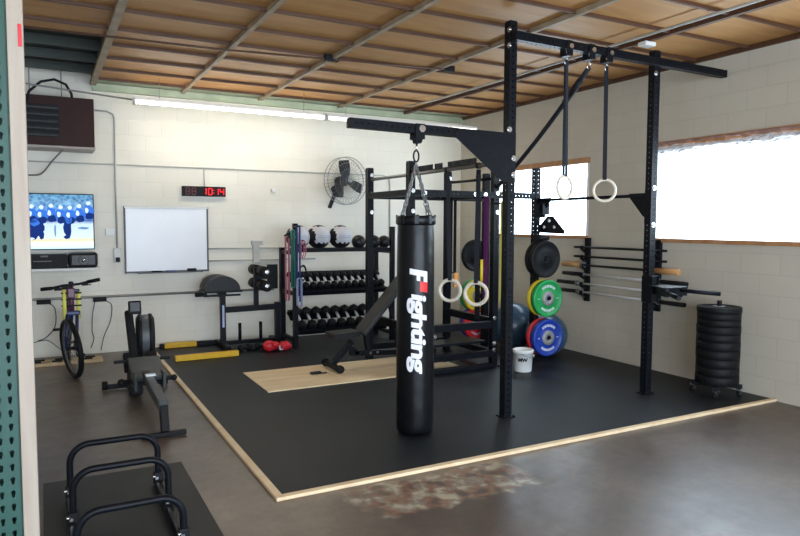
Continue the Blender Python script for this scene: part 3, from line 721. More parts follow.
MB().bar((4.25, 6.72, zf+0.035), (4.25, 7.24, zf+0.035), 0.06, 0.06, bev=0.005).build('rear_foot', M['steel'], bn)
MB().prism([(-0.13, -0.14), (0.19, -0.12), (0.19, 0.12), (-0.13, 0.14)], 0.06, Matrix.Translation((2.98, 6.98, 0.43)) @ Matrix.Rotation(-0.04, 4, 'Y')).build('seat', M['pad'], bn)
d_ = Vector((0.60, 0, 0.66)).normalized()
MB().bar(Vector((3.19, 6.98, 0.43)), Vector((3.19, 6.98, 0.43))+d_*0.86, 0.27, 0.06, up=(0, 1, 0), bev=0.015) if False else None
b = MB(); p0 = Vector((3.22, 6.98, 0.42)); p1 = p0+d_*0.90; b.bar(p0, p1, 0.06, 0.28, up=(0, 1, 0), bev=0.02); b.build('backrest', M['padgrey'], bn)
for x in (3.34, 3.43):
    for z in (0.19,): MB().cyl((x, 6.94, z), (x, 6.925, z), 0.016, 10).build('bolt', M['chrome'], bn)

# ------------------------------------------------------------------ dumbbell rack
RXa, RXb, RYf, RYb = 2.97, 4.44, 8.50, 9.05
dr = thing('dumbbell_rack', 'black three tier storage rack of dumbbells and balls against the back wall', 'storage rack', ((RXa+RXb)/2, (RYf+RYb)/2, ZG))
for x in (RXa, RXb):
    MB().perf((x, RYb, ZG), (x, RYb, 1.36), 0.07).build('upright', M['steel'], dr)
    MB().perf((x, RYf, ZG), (x, RYf, 1.66 if x == RXb else 1.70), 0.06).build('upright', M['steel'], dr)
    for z in (0.12, 0.75, 1.30): MB().box((x, (RYf+RYb)/2, z), (0.05, RYb-RYf, 0.05), bev=0.004).build('side_rail', M['steel'], dr)
def shelf(z, tilt):
    c = Vector(((RXa+RXb)/2, (RYf+RYb)/2, z)); Rm = Matrix.Rotation(tilt, 3, 'X'); Lx = RXb-RXa-0.07
    b = MB(); b.box(c+Rm @ Vector((0, -0.10, 0)), (Lx, 0.10, 0.012), Rm).box(c+Rm @ Vector((0, 0.10, 0)), (Lx, 0.10, 0.012), Rm)
    b.box(c+Rm @ Vector((0, -0.20, 0)), (Lx, 0.05, 0.065), Rm, bev=0.004).box(c+Rm @ Vector((0, 0.20, 0.01)), (Lx, 0.05, 0.065), Rm, bev=0.004)
    b.build('shelf', M['steel'], dr); return c, Rm
cm, Rm = shelf(0.86, 0.60); cl, Rl = shelf(0.32, 0.60)
b = MB(); b.box(((RXa+RXb)/2, RYf+0.02, 1.335), (RXb-RXa-0.06, 0.04, 0.05), bev=0.004).box(((RXa+RXb)/2, RYf+0.30, 1.335), (RXb-RXa-0.06, 0.04, 0.05), bev=0.004).build('shelf', M['steel'], dr)
def dumbbell(label, loc, rot, hr, hl, L, group, end='black'):
    o = thing('dumbbell', label, 'dumbbell', loc, 0, group, rot)
    for s_ in (-1, 1):
        MB().lathe([(0, s_*(L/2-hl)), (hr*0.80, s_*(L/2-hl)), (hr, s_*(L/2-hl*0.8)), (hr, s_*(L/2-hl*0.15)), (hr*0.86, s_*L/2), (0, s_*L/2)], axis=(0, 1, 0), seg=6, cap=False).build('head', M[end], o, local=True)
    MB().lathe([(0.014, -L/2+hl), (0.019, -0.03), (0.021, 0), (0.019, 0.03), (0.014, L/2-hl)], axis=(0, 1, 0), seg=14).build('handle', M['alu'], o, local=True)
    return o
g1 = 'hex dumbbells on the middle tier'; g2 = 'hex dumbbells on the lowest tier'
src = None
nm1 = 13
for i in range(nm1):
    x = RXa+0.105+i*0.106; p_ = cm+Rm @ Vector((0, 0, 0.044+0.008)); loc = (x, p_.y, p_.z)
    if src is None: src = dumbbell('small black hex dumbbell with bright chrome handle on the middle tier of the rack', loc, (0.60, 0, 0), 0.048, 0.070, 0.27, g1)
    else: dup(src, loc)
src2 = None
for i in range(9):
    x = RXa+0.135+i*0.147; p_ = cl+Rl @ Vector((0, 0, 0.062+0.008)); loc = (x, p_.y, p_.z)
    if src2 is None: src2 = dumbbell('large black hex dumbbell with bright chrome handle on the lowest tier of the rack', loc, (0.60, 0, 0), 0.067, 0.095, 0.36, g2)
    else: dup(src2, loc)
# wall balls and slam balls
def wall_ball(label, c, r=0.165, tint=0.0, rz=0.0):
    o = thing('medicine_ball', label, 'medicine ball', c, 0, None, (0, 0, rz))
    mb = MB(); bm = mb.bm; q = bmesh.ops.create_uvsphere(bm, u_segments=32, v_segments=20, radius=r)
    for v_ in q['verts']: v_.co = Matrix.Rotation(PI/2, 3, 'X') @ v_.co
    for f_ in bm.faces:
        f_.smooth = True; c_ = f_.calc_center_median().normalized()
        if c_.z < -0.50 or c_.x < -0.72 or c_.z > 0.86: f_.material_index = 1
    mb.build('ball', [M['ball_grey'], M['black']], o, local=True)
    b = MB()
    for zz in (0.10, -0.05):
        z = zz*r; rr = math.sqrt(r*r-z*z)+0.001
        b.tube([(rr*math.sin(a), -rr*math.cos(a), z) for a in [-0.55+1.2*k/8 for k in range(9)]], 0.0, flat=(0.012, 0.003))
    b.build('stripe', M['bband'], o, local=True); return o
zt = 1.36
wall_ball('pale grey and black medicine ball on the top tier, half behind the hanging bands', (3.07, 8.67, zt+0.155), rz=-0.1)
wall_ball('pale grey and black medicine ball, middle of the three on the top tier', (3.375, 8.67, zt+0.155), rz=0.15)
wall_ball('pale grey and black medicine ball on the top tier beside the dark slam balls', (3.70, 8.67, zt+0.155), rz=0.05)
for x, r_, lb in ((3.985, 0.10, 'dark grey slam ball on the top tier just left of the rig post'), (4.22, 0.10, 'dark grey slam ball on the top tier right behind the rig post'), (4.42, 0.095, 'dark grey slam ball at the right end of the top tier')):
    tag(MB().sphere((x, 8.67 if x < 4.4 else 8.72, zt+r_-0.02), r_, 28).lathe([(0.02, 0), (0.02, 0.004), (0, 0.004)], (x, 8.67-r_-0.002, zt+r_), (0, -1, 0), 12).build('slam_ball', M['plastic']), lb, 'slam ball')
tag(MB().box((4.16, 8.47, 1.06), (0.03, 0.10, 0.02)).cyl((4.13, 8.44, 1.07), (4.19, 8.44, 1.07), 0.012, 10).build('hook', M['steel']), 'small black hook on the rack left of the rig post above the dumbbells', 'hook')
# bands hanging on the left end of the rack
MB().cyl((RXa-0.14, RYf-0.03, 1.52), (RXa-0.14, RYf-0.20, 1.52), 0.010, 8).cyl((RXa-0.02, RYf-0.03, 1.66), (RXa-0.02, RYf-0.20, 1.66), 0.010, 8).bar((RXa-0.16, RYf-0.036, 1.53), (RXa+0.0, RYf-0.036, 1.62), 0.012, 0.03).build('band_peg', M['steel'], dr)
band('resistance_band', 'pink resistance band hanging at the left end of the dumbbell rack', 'resistance band', RXa-0.15, RYf-0.12, 1.535, 0.68, 0.036, 'pink', 0.05, 0.3)
band('resistance_band', 'green resistance band hanging at the left end of the dumbbell rack', 'resistance band', RXa-0.075, RYf-0.13, 1.62, 0.85, 0.038, 'gband', 0.045, 0.3)
band('resistance_band', 'blue resistance band hanging right of the green one at the rack end', 'resistance band', RXa+0.00, RYf-0.13, 1.675, 0.66, 0.036, 'bband', 0.045, 0.3)
band('resistance_band', 'pale blue resistance band hanging low at the left end of the dumbbell rack', 'resistance band', RXa-0.01, RYf-0.19, 0.98, 0.60, 0.05, 'lband', 0.06, 0.2)
b = MB()
for k in range(2): b.tube([(RXa+0.055+0.035*math.cos(a)+k*0.02, RYf-0.10-k*0.02, 1.36+0.12*math.sin(a)) for a in [2*PI*j/20 for j in range(20)]], 0.007, 8, closed=True)
tag(b.build('jump_rope', M['pink']), 'coiled pink jump rope hanging below the first medicine ball', 'jump rope')
MB().cyl((RXa+0.065, RYf-0.02, 1.475), (RXa+0.065, RYf-0.14, 1.475), 0.008, 8).build('band_peg', M['steel'], dr)
b = MB()
for k in range(3): b.tube([(RXa+0.085+0.045*math.cos(a), RYf-0.055-k*0.012, 1.03+0.10*math.sin(a)+k*0.008) for a in [2*PI*j/20 for j in range(20)]], 0.006, 8, closed=True)
tag(b.build('jump_rope', M['black']), 'coiled black jump rope hanging on the rack end above the dumbbells', 'jump rope')
MB().cyl((RXa+0.085, RYf+0.0, 1.125), (RXa+0.085, RYf-0.10, 1.125), 0.008, 8).build('band_peg', M['steel'], dr)

# ------------------------------------------------------------------ glute-ham machine
gh = thing('glute_ham_bench', 'black glute ham bench with half round pad and ankle rollers against the back wall', 'exercise bench', (2.5, 8.95, ZG))
yg = 8.95
b = MB(); b.bar((2.10, yg, ZG+0.05), (2.10, yg, 0.80), 0.07, 0.07, bev=0.004).bar((2.12, yg, 0.53), (2.86, yg, 0.54), 0.06, 0.075, bev=0.004).bar((2.12, yg, 0.08), (2.86, yg, 0.08), 0.06, 0.05, bev=0.004).bar((2.86, yg, ZG+0.04), (2.86, yg, 0.60), 0.07, 0.07, bev=0.004)
b.build('frame', M['steel'], gh)
for x in (2.10, 2.86):
    MB().bar((x, yg-0.30, ZG+0.04), (x, yg+0.30, ZG+0.04), 0.07, 0.06, bev=0.004).build('floor_foot', M['steel'], gh)
# half-round pad: two halves side by side
b = MB()
for y0 in (yg-0.22, yg+0.01):
    poly = [(0.225*math.cos(a), 0.195*math.sin(a)) for a in [PI*k/16 for k in range(17)]]
    mtg = Matrix(((1, 0, 0, 2.07), (0, 0, 1, y0+0.12), (0, 1, 0, 0.81), (0, 0, 0, 1)))
    b.prism(poly, 0.20, mtg)
b.build('half_round_pad', M['pad'], gh)
MB().box((2.07, yg-0.02, 0.797), (0.50, 0.36, 0.022)).bar((1.80, yg-0.24, 0.755), (2.28, yg-0.24, 0.755), 0.025, 0.025).bar((2.10, yg, 0.73), (2.07, yg, 0.79), 0.10, 0.10).build('pad_support', M['steel'], gh)
b = MB().box((2.14, yg-0.04, 0.50), (0.004, 0.004, 0.24)); 
MB().box((2.10, yg-0.037, 0.45), (0.028, 0.004, 0.30)).build('sticker', M['lband'], gh)
MB().bar((2.56, yg, 0.57), (2.56, yg, 1.10), 0.06, 0.06, bev=0.004).build('ankle_post', M['steel'], gh)
MB().box((2.80, yg+0.02, 0.96), (0.15, 0.03, 0.34), bev=0.006).box((2.68, yg+0.01, 0.96), (0.18, 0.05, 0.06)).build('foot_plate', M['steel'], gh)
for z in (1.05, 0.86):
    r_ = MB().cyl((2.61, yg-0.36, z), (2.61, yg-0.09, z), 0.072, 20).cyl((2.61, yg+0.08, z), (2.61, yg+0.32, z), 0.072, 20).build('ankle_roller', M['rubber'], gh)
    MB().cyl((2.61, yg-0.375, z), (2.61, yg+0.33, z), 0.018, 14).lathe([(0.04, 0), (0.02, 0.004), (0, 0.004)], (2.61, yg-0.362, z), (0, -1, 0), 16).build('roller_axle', M['chrome'], r_)
for x in (2.33, 2.62): MB().cyl((x, yg, 0.10), (x, yg, 0.34), 0.022, 14).build('band_peg', M['steel'], gh)
for i, x in enumerate((2.30, 2.44, 2.58, 2.72)):
    b = MB(); z_ = ZG+0.045
    b.lathe([(0, -0.09), (0.035, -0.09), (0.045, -0.07), (0.045, -0.04), (0.018, -0.03), (0.018, 0.03), (0.045, 0.04), (0.045, 0.07), (0.035, 0.09), (0, 0.09)], (x, 8.60, z_), (math.cos(0.5*i), math.sin(0.5*i+0.3), 0), 12, cap=False)
    tag(b.build('small_dumbbell', M['black']), 'small black dumbbell lying on the floor before the glute ham bench', 'dumbbell', 'small dumbbells on the floor under the glute ham bench')

# yellow bars on the floor
yb = thing('balance_beam', 'short yellow bar with black end lying nearer the back wall', 'bar', (1.8, 9.28, ZG))
MB().box((1.60, 9.27, ZG+0.035), (0.42, 0.08, 0.07), bev=0.008).build('bar', M['ybeam'], yb)
MB().box((1.97, 9.27, ZG+0.03), (0.32, 0.07, 0.06), bev=0.008).box((1.36, 9.27, ZG+0.03), (0.06, 0.07, 0.06), bev=0.008).build('end_section', M['black'], yb)
yb2 = thing('balance_beam', 'long yellow bar lying in front of the glute ham bench', 'bar', (1.75, 8.42, ZG))
MB().box((1.76, 8.34, ZG+0.034), (0.76, 0.08, 0.068), Matrix.Rotation(0.03, 3, 'Z'), bev=0.008).build('bar', M['ybeam'], yb2)
for sx in (-1, 1): MB().box((1.76+sx*0.382, 8.34+sx*0.0115, ZG+0.034), (0.012, 0.076, 0.064), Matrix.Rotation(0.03, 3, 'Z')).build('end_cap', M['ybeam'], yb2)
# red boxing gloves / cloth heap
rg = thing('boxing_gloves', 'red boxing gloves with a white patch lying on the floor by the rack', 'gloves', (2.600, 8.42, ZG))
b = MB(); b.sphere((2.580, 8.42, ZG+0.075), 0.078, 20, (1.15, 0.9, 0.95)).sphere((2.640, 8.36, ZG+0.10), 0.05, 16, (1, 0.8, 0.8)).cyl((2.620, 8.44, ZG+0.06), (2.720, 8.46, ZG+0.05), 0.048, 16, 0.042)
b.build('glove', M['redp'], rg)
b = MB(); b.sphere((2.780, 8.40, ZG+0.065), 0.070, 20, (1.2, 0.9, 0.9)).sphere((2.740, 8.33, ZG+0.07), 0.038, 16).cyl((2.800, 8.42, ZG+0.05), (2.870, 8.45, ZG+0.045), 0.042, 16, 0.040)
b.build('glove', M['redp'], rg)
MB().cyl((2.695, 8.37, ZG+0.045), (2.740, 8.36, ZG+0.05), 0.035, 14).build('cuff_patch', M['whitem'], rg)

# ------------------------------------------------------------------ stability balls and bucket
for c, r_, lb in (((5.62, 7.16, ZG+0.31), 0.31, 'shiny blue-grey stability ball on the floor left of the coloured plates'), ((5.68, 6.57, ZG+0.27), 0.27, 'blue-grey stability ball on the floor behind the green and blue plates')):
    b = MB(); b.sphere(c, r_, 48)
    for k in range(-3, 4):
        zz = k*0.065; rr = math.sqrt(r_*r_-zz*zz); b.tube([(c[0]+rr*math.cos(a), c[1]+rr*math.sin(a), c[2]+zz) for a in [2*PI*j/40 for j in range(40)]], 0.0025, 6, closed=True)
    tag(b.build('stability_ball', M['ballblue']), lb, 'exercise ball')
bk = thing('bucket', 'white plastic bucket with black lettering on the rubber floor below the blue plate', 'bucket', (4.82, 5.97, ZG))
MB().lathe([(0, 0), (0.095, 0), (0.100, 0.01), (0.114, 0.215), (0.121, 0.215), (0.122, 0.25), (0.114, 0.255), (0.110, 0.25), (0.096, 0.012), (0, 0.012)], (4.82, 5.97, ZG), seg=36, cap=False).build('bucket_body', M['white'], bk)
MB().tube([(4.82+0.123*math.cos(a), 5.97+0.123*math.sin(a), ZG+0.215-0.05*math.sin(a-(-2.4))) for a in [-2.4+PI*k/14 for k in range(15)]], 0.003, 6).build('handle', M['grey'], bk)
MB().lathe([(0.012, 0), (0.012, 0.014), (0, 0.014)], (4.82+0.115*math.cos(-0.55), 5.97+0.115*math.sin(-0.55), ZG+0.18), (math.cos(-0.55), math.sin(-0.55), 0), 10).build('handle_lug', M['white'], bk)
bm = text_bm('MW', 0.058, offset=0.003, align='CENTER', cuts=4); fa = math.atan2(-5.96, -4.84)
for v_ in bm.verts:
    z = ZG+0.125+v_.co.y; r_ = 0.100+0.014*(z-ZG)/0.215+0.0025; a = fa+v_.co.x/0.108; v_.co = Vector((4.82+r_*math.cos(a), 5.97+r_*math.sin(a), z))
mb = MB(); mb.bm.free(); mb.bm = bm; mb.build('lettering', M['black'], bk)

# ------------------------------------------------------------------ plate stack on dolly
sx_, sy_ = 5.88, 4.25
dl = thing('plate_dolly', 'low black wheeled dolly with a centre post under the stack of black plates', 'dolly', (sx_, sy_, ZG))
b = MB(); b.box((sx_, sy_, ZG+0.100), (0.46, 0.07, 0.036), Matrix.Rotation(0.6, 3, 'Z'), bev=0.004).box((sx_, sy_, ZG+0.100), (0.07, 0.46, 0.036), Matrix.Rotation(0.6, 3, 'Z'), bev=0.004)
b.build('base', M['steel'], dl)
MB().cyl((sx_, sy_, ZG+0.09), (sx_, sy_, 0.955), 0.023, 16).build('post', M['steel'], dl)
for k in range(4):
    a = 0.6+k*PI/2; cx, cy = sx_+0.21*math.cos(a), sy_+0.21*math.sin(a)
    w_ = MB().box((cx, cy, ZG+0.077), (0.065, 0.055, 0.012)).box((cx-0.012, cy-0.018, ZG+0.05), (0.042, 0.003, 0.05)).box((cx-0.012, cy+0.018, ZG+0.05), (0.042, 0.003, 0.05)).build('caster_fork', M['chrome'], dl)
    MB().cyl((cx-0.012, cy-0.012, ZG+0.030), (cx-0.012, cy+0.012, ZG+0.030), 0.029, 18).build('caster_wheel', M['rubber'], w_)
z = ZG+0.118; ts = [0.085, 0.085, 0.085, 0.085, 0.085, 0.075, 0.075, 0.065, 0.065, 0.055]
ordn = ['lowest', 'second from the bottom', 'third from the bottom', 'fourth from the bottom', 'fifth from the bottom', 'fifth from the top', 'fourth from the top', 'third from the top', 'second from the top', 'topmost']
tot = sum(ts); k_ = (0.900-z)/tot
for i, t_ in enumerate(ts):
    t_ *= k_; Rr = 0.203+random.uniform(-0.004, 0.004)
    o = thing('bumper_plate', 'black bumper plate on the wheeled dolly, %s of its stack' % ordn[i], 'weight plate', (sx_+random.uniform(-0.0005, 0.0005), sy_+random.uniform(-0.0005, 0.0005), z+t_/2), 0, 'black bumper plates stacked on the dolly')
    hh = t_/2-0.0008
    MB().lathe([(0.026, -hh), (0.075, -hh), (0.085, -hh+0.008), (Rr*0.78, -hh+0.008), (Rr*0.82, -hh), (Rr-0.004, -hh), (Rr, -hh+0.004), (Rr, hh-0.004), (Rr-0.004, hh), (Rr*0.82, hh), (Rr*0.78, hh-0.008), (0.085, hh-0.008), (0.075, hh), (0.026, hh), (0.026, -hh)], seg=44, cap=False).build('rubber_disc', M['rubber'], o, local=True)
    if i == len(ts)-1: MB().lathe([(0.027, hh), (0.06, hh), (0.06, hh+0.003), (0.027, hh+0.003), (0.027, hh)], seg=24, cap=False).build('hub', M['grey'], o, local=True)
    z += t_

# ------------------------------------------------------------------ barbells on the right wall
XW = 6.12
for y, lb in ((6.39, 'black vertical barbell holder on the wall below the far window, farther one'), (5.27, 'black vertical barbell holder on the wall half behind the right tall post')):
    o = thing('barbell_holder', lb, 'barbell holder', (XR, y, 0.72))
    MB().box((XR-0.02, y, 1.12), (0.04, 0.075, 0.82), bev=0.003).build('backplate', M['steel'], o)
    for z in (1.41, 1.29, 1.18, 1.06, 0.94, 0.83):
        b = MB(); b.bar((XR-0.03, y, z-0.075), (XW-0.03, y, z-0.024), 0.05, 0.02).box((XW-0.035, y, z-0.004), (0.012, 0.05, 0.05), bev=0.002); b.build('cradle', M['steel'], o)
def barbell(z, ya, yb_, rs, m, sm, label, sl=0.40, rs_=0.014, group=None):
    o = thing('barbell', label, 'barbell', (XW, (ya+yb_)/2, z), 0, group)
    s1, s2 = min(ya, yb_), max(ya, yb_)
    MB().cyl((XW, s1+sl*0.9, z), (XW, s2-sl*0.9, z), rs_, 12).build('shaft', M[sm], o)
    for a, c in ((s1, s1+sl), (s2-sl, s2)):
        MB().cyl((XW, a, z), (XW, c, z), rs, 18).build('sleeve', M[m], o)
    for a in (s1+sl, s2-sl): MB().cyl((XW, a-0.01, z), (XW, a+0.01, z), rs*1.35 if rs > 0.02 else rs, 18).build('collar', M['grey'] if rs > 0.02 else M['black'], o)
    return o
barbell(1.41, 5.10, 6.56, 0.014, 'black', 'black', 'thin black bar resting highest of the wall barbells', 0.1)
barbell(1.29, 5.10, 6.56, 0.014, 'black', 'black', 'thin black bar, second from the top on the wall holders', 0.1)
barbell(1.18, 4.93, 6.76, 0.035, 'sleeve', 'black', 'wall barbell with thick wooden end sleeves', 0.37)
barbell(1.06, 4.82, 6.76, 0.025, 'black', 'alu', 'steel barbell with black sleeves resting just below the wooden one', 0.36)
barbell(0.94, 4.88, 6.86, 0.025, 'black', 'alu', 'steel barbell with black sleeves, second from the bottom on the wall', 0.36)
barbell(0.83, 4.84, 6.84, 0.025, 'black', 'alu', 'steel barbell with black sleeves, lowest on the wall', 0.36)

# ------------------------------------------------------------------ rower
ro = thing('rowing_machine', 'grey and black rowing machine with fan flywheel facing the back wall', 'rowing machine', (0.86, 6.4, 0))
xr = 0.81
MB().bar((xr, 5.50, 0.235), (xr+0.02, 6.85, 0.245), 0.075, 0.085, bev=0.006).build('rail', M['rowgrey'], ro)
MB().bar((xr, 5.52, 0.23), (xr, 5.44, 0.04), 0.085, 0.06, up=(1, 0, 0), bev=0.006).build('rear_leg', M['black'], ro)
MB().bar((xr-0.18, 5.43, 0.025), (xr+0.16, 5.43, 0.025), 0.045, 0.04, bev=0.01).build('rear_foot', M['black'], ro)
MB().bar((0.50, 7.25, 0.035), (1.10, 7.25, 0.035), 0.055, 0.045, bev=0.01).build('front_foot', M['black'], ro)
for x in (0.50, 1.08): MB().cyl((x-0.02, 7.25, 0.05), (x+0.03, 7.25, 0.05), 0.045, 16).build('wheel', M['rubber'], ro)
MB().box((xr-0.05, 6.98, 0.16), (0.12, 0.30, 0.30), bev=0.03).build('front_leg', M['black'], ro)
# seat and footrests
MB().box((xr+0.02, 6.30, 0.46), (0.27, 0.26, 0.045), bev=0.02).box((xr+0.01, 6.30, 0.40), (0.10, 0.20, 0.09), bev=0.01).build('seat', M['black'], ro) if False else None
b = MB(); b.box((xr+0.035, 6.78, 0.285), (0.30, 0.42, 0.05), Matrix.Rotation(0.30, 3, 'X'), bev=0.012).box((xr-0.09, 6.68, 0.205), (0.03, 0.32, 0.16), bev=0.01).box((xr+0.165, 6.68, 0.205), (0.03, 0.32, 0.16), bev=0.01)
b.build('body_housing', M['rowgrey'], ro)
for sx in (-1, 1):
    fo = MB().box((xr+0.02+sx*0.11, 7.08, 0.30), (0.10, 0.07, 0.20), Matrix.Rotation(-0.7, 3, 'X'), bev=0.012).build('footrest', M['black'], ro)
    MB().box((xr+0.02+sx*0.11, 7.04, 0.32), (0.12, 0.02, 0.03), Matrix.Rotation(-0.7, 3, 'X')).build('foot_strap', M['rowgrey'], fo)
for yy in (6.47, 6.42): MB().box((xr+0.03, yy, 0.292), (0.085, 0.022, 0.012)).build('label_plate', M['alu'], ro)
MB().bar((xr-0.24, 6.97, 0.335), (xr+0.30, 7.05, 0.325), 0.032, 0.032, bev=0.01).build('handle', M['black'], ro)
MB().cyl((xr-0.20, 6.70, 0.19), (xr+0.28, 6.70, 0.19), 0.022, 12).sphere((xr-0.20, 6.70, 0.19), 0.035, 14).sphere((xr+0.28, 6.70, 0.19), 0.030, 14).build('foot_axle', M['black'], ro)
# front upright arm with monitor
MB().bar((xr-0.03, 7.10, 0.22), (xr-0.05, 7.42, 0.78), 0.065, 0.08, up=(1, 0, 0), bev=0.02).build('monitor_arm', M['black'], ro)
mo = MB().box((xr-0.0, 7.30, 0.825), (0.125, 0.05, 0.14), Matrix.Rotation(-0.15, 3, 'X'), bev=0.012).build('monitor', M['black'], ro)
MB().box((xr-0.0, 7.272, 0.835), (0.09, 0.004, 0.09), Matrix.Rotation(-0.15, 3, 'X')).build('display', M['rowgrey'], mo)
# flywheel cage: drum with its axis roughly across the view
fwc = Vector((xr+0.115, 7.45, 0.50)); ax = Vector((1, -0.08, 0)).normalized()
MB().lathe([(0.05, -0.095), (0.19, -0.090), (0.235, -0.065), (0.235, -0.035), (0.222, -0.035), (0.222, 0.035), (0.235, 0.035), (0.235, 0.065), (0.19, 0.090), (0.05, 0.095)], fwc, ax, 44).build('flywheel_housing', M['black'], ro)
MB().lathe([(0.226, -0.035), (0.229, 0), (0.226, 0.035)], fwc, ax, 44, cap=False).build('flywheel_mesh', M['greyp'], ro)
MB().bar((xr+0.05, 7.15, 0.15), (xr+0.06, 7.48, 0.45), 0.03, 0.02).build('chain_guide', M['chrome'], ro)

# ------------------------------------------------------------------ bicycle (front on, behind it the wall)
bi = thing('bicycle', 'bicycle with yellow fork guards seen front on, parked against the back wall', 'bicycle', (0.24, 8.5, 0))
wc = Vector((0.235, 8.0, 0.33)); wd = Vector((-0.25, 0.968, 0)).normalized()
def wheel(c, d, par, up=Vector((0, 0, 1))):
    t_ = MB(); N = 40
    t_.tube([c+d*0.303*math.cos(2*PI*k/N)+up*(0.303*math.sin(2*PI*k/N)) for k in range(N)], 0.029, 10, closed=True)
    w_ = t_.build('tyre', M['rubber'], par)
    ax_ = Vector((d.y, -d.x, 0)); b = MB()
    b.tube([c+d*0.278*math.cos(2*PI*k/N)+up*(0.278*math.sin(2*PI*k/N)) for k in range(N)], 0.012, 8, closed=True); b.build('rim', M['greyp'], w_)
    b = MB(); b.cyl(c-ax_*0.045, c+ax_*0.045, 0.020, 14); b.build('hub', M['black'], w_)
    b = MB()
    for k in range(20):
        a = 2*PI*k/20; s_ = (0.03 if k % 2 else -0.03); e = c+d*0.275*math.cos(a)+up*(0.275*math.sin(a)); b.cyl(c+ax_*s_, e, 0.0022, 5)
    b.build('spokes', M['grey'], w_)
wheel(wc, wd, bi, Vector((-0.10, 0, 0.995))); wheel(Vector((0.22, 9.0, 0.325)), Vector((0.0, 1, 0)), bi)
axn = Vector((wd.y, -wd.x, 0)); hd = Vector((0.25, 8.10, 0.98))
b = MB()
for s_ in (-1, 1):
    b.cyl(wc+axn*s_*0.055, Vector((hd.x, hd.y-0.03, 0.70))+axn*s_*0.055, 0.014, 12, 0.02)
b.box((hd.x, hd.y-0.03, 0.71), (0.17, 0.05, 0.05), bev=0.012).box((hd.x, hd.y-0.0, 0.955), (0.17, 0.05, 0.03), bev=0.01)
b.build('fork', M['bike'], bi)
b = MB()
for s_ in (-1, 1): b.cyl(Vector((hd.x, hd.y-0.028, 0.645))+axn*s_*0.072, Vector((hd.x, hd.y-0.01, 0.97))+axn*s_*0.072, 0.021, 14)
yg_ = b.build('fork_guard', M['yband'], bi)
b = MB()
for z_ in (0.93, 0.86, 0.79): b.box((hd.x, hd.y-0.03, z_), (0.20, 0.035, 0.016), bev=0.003)
b.build('fork_tie', M['black'], bi)
MB().cyl((hd.x, hd.y-0.02, 0.70), (hd.x, hd.y+0.03, 1.02), 0.028, 16).box((hd.x, hd.y-0.035, 0.93), (0.075, 0.04, 0.11), bev=0.01).build('head_tube', M['purpled'], bi)
MB().cyl((hd.x, 8.11, 0.93), (0.23, 8.68, 0.82), 0.018, 12).cyl((hd.x, 8.08, 0.74), (0.23, 8.60, 0.30), 0.022, 12).cyl((0.23, 8.60, 0.30), (0.23, 8.72, 0.88), 0.017, 12).cyl((0.24, 8.60, 0.30), (0.26, 9.0, 0.325), 0.011, 10).cyl((0.22, 8.60, 0.30), (0.18, 9.0, 0.325), 0.011, 10).cyl((0.24, 8.70, 0.80), (0.26, 9.0, 0.325), 0.009, 10).cyl((0.22, 8.70, 0.80), (0.18, 9.0, 0.325), 0.009, 10).build('frame', M['bike'], bi)
MB().box((0.23, 8.74, 0.92), (0.13, 0.25, 0.04), bev=0.018).cyl((0.23, 8.72, 0.86), (0.23, 8.73, 0.91), 0.013, 10).build('saddle', M['black'], bi)
hb = MB().tube([(-0.03, 8.16, 0.975), (0.06, 8.12, 0.985), (0.17, 8.07, 1.015), (0.25, 8.06, 1.02), (0.33, 8.03, 1.03), (0.42, 7.99, 1.055), (0.52, 7.96, 1.075)], 0.014, 10).build('handlebar', M['black'], bi)
MB().cyl((0.41, 7.995, 1.052), (0.53, 7.957, 1.077), 0.020, 12).cyl((-0.04, 8.163, 0.973), (0.07, 8.116, 0.986), 0.020, 12).build('grip', M['rubber'], hb)
for p_ in ((0.38, 7.98, 1.03), (0.12, 8.06, 0.975)): MB().box(p_, (0.07, 0.03, 0.025), bev=0.006).build('brake_mount', M['black'], hb)
MB().cyl((0.36, 7.95, 1.02), (0.44, 7.90, 1.03), 0.006, 8).build('brake_lever', M['black'], hb)
MB().cyl((0.14, 8.03, 0.99), (0.06, 7.99, 0.99), 0.006, 8).build('brake_lever', M['black'], hb)
MB().box((0.25, 8.08, 1.03), (0.05, 0.10, 0.05), bev=0.012).build('stem', M['black'], hb)
MB().cyl((0.17, 8.60, 0.30), (0.30, 8.60, 0.30), 0.016, 12).lathe([(0.085, -0.003), (0.085, 0.003)], (0.29, 8.60, 0.30), (1, 0, 0), 24).bar((0.305, 8.60, 0.30), (0.305, 8.60, 0.14), 0.016, 0.02).bar((0.155, 8.60, 0.30), (0.155, 8.60, 0.46), 0.016, 0.02).box((0.35, 8.60, 0.14), (0.09, 0.07, 0.02)).box((0.11, 8.60, 0.46), (0.09, 0.07, 0.02)).build('crankset', M['black'], bi)

# rack for bikes on the floor: board with dark slots
pl = thing('floor_board', 'pale wooden board with dark clips on the floor behind the bicycle wheel', 'board', (0.15, 8.9, 0))
MB().box((0.08, 8.90, 0.02), (1.04, 0.24, 0.04), Matrix.Rotation(0.0, 3, 'Z'), bev=0.004).build('board', M['pallet'], pl)
for x in (-0.12, 0.10, 0.43):
    for y in (8.83, 8.95): MB().box((x+(y-8.83)*0.3, y, 0.048), (0.11, 0.03, 0.02), bev=0.004).build('clip', M['black'], pl)

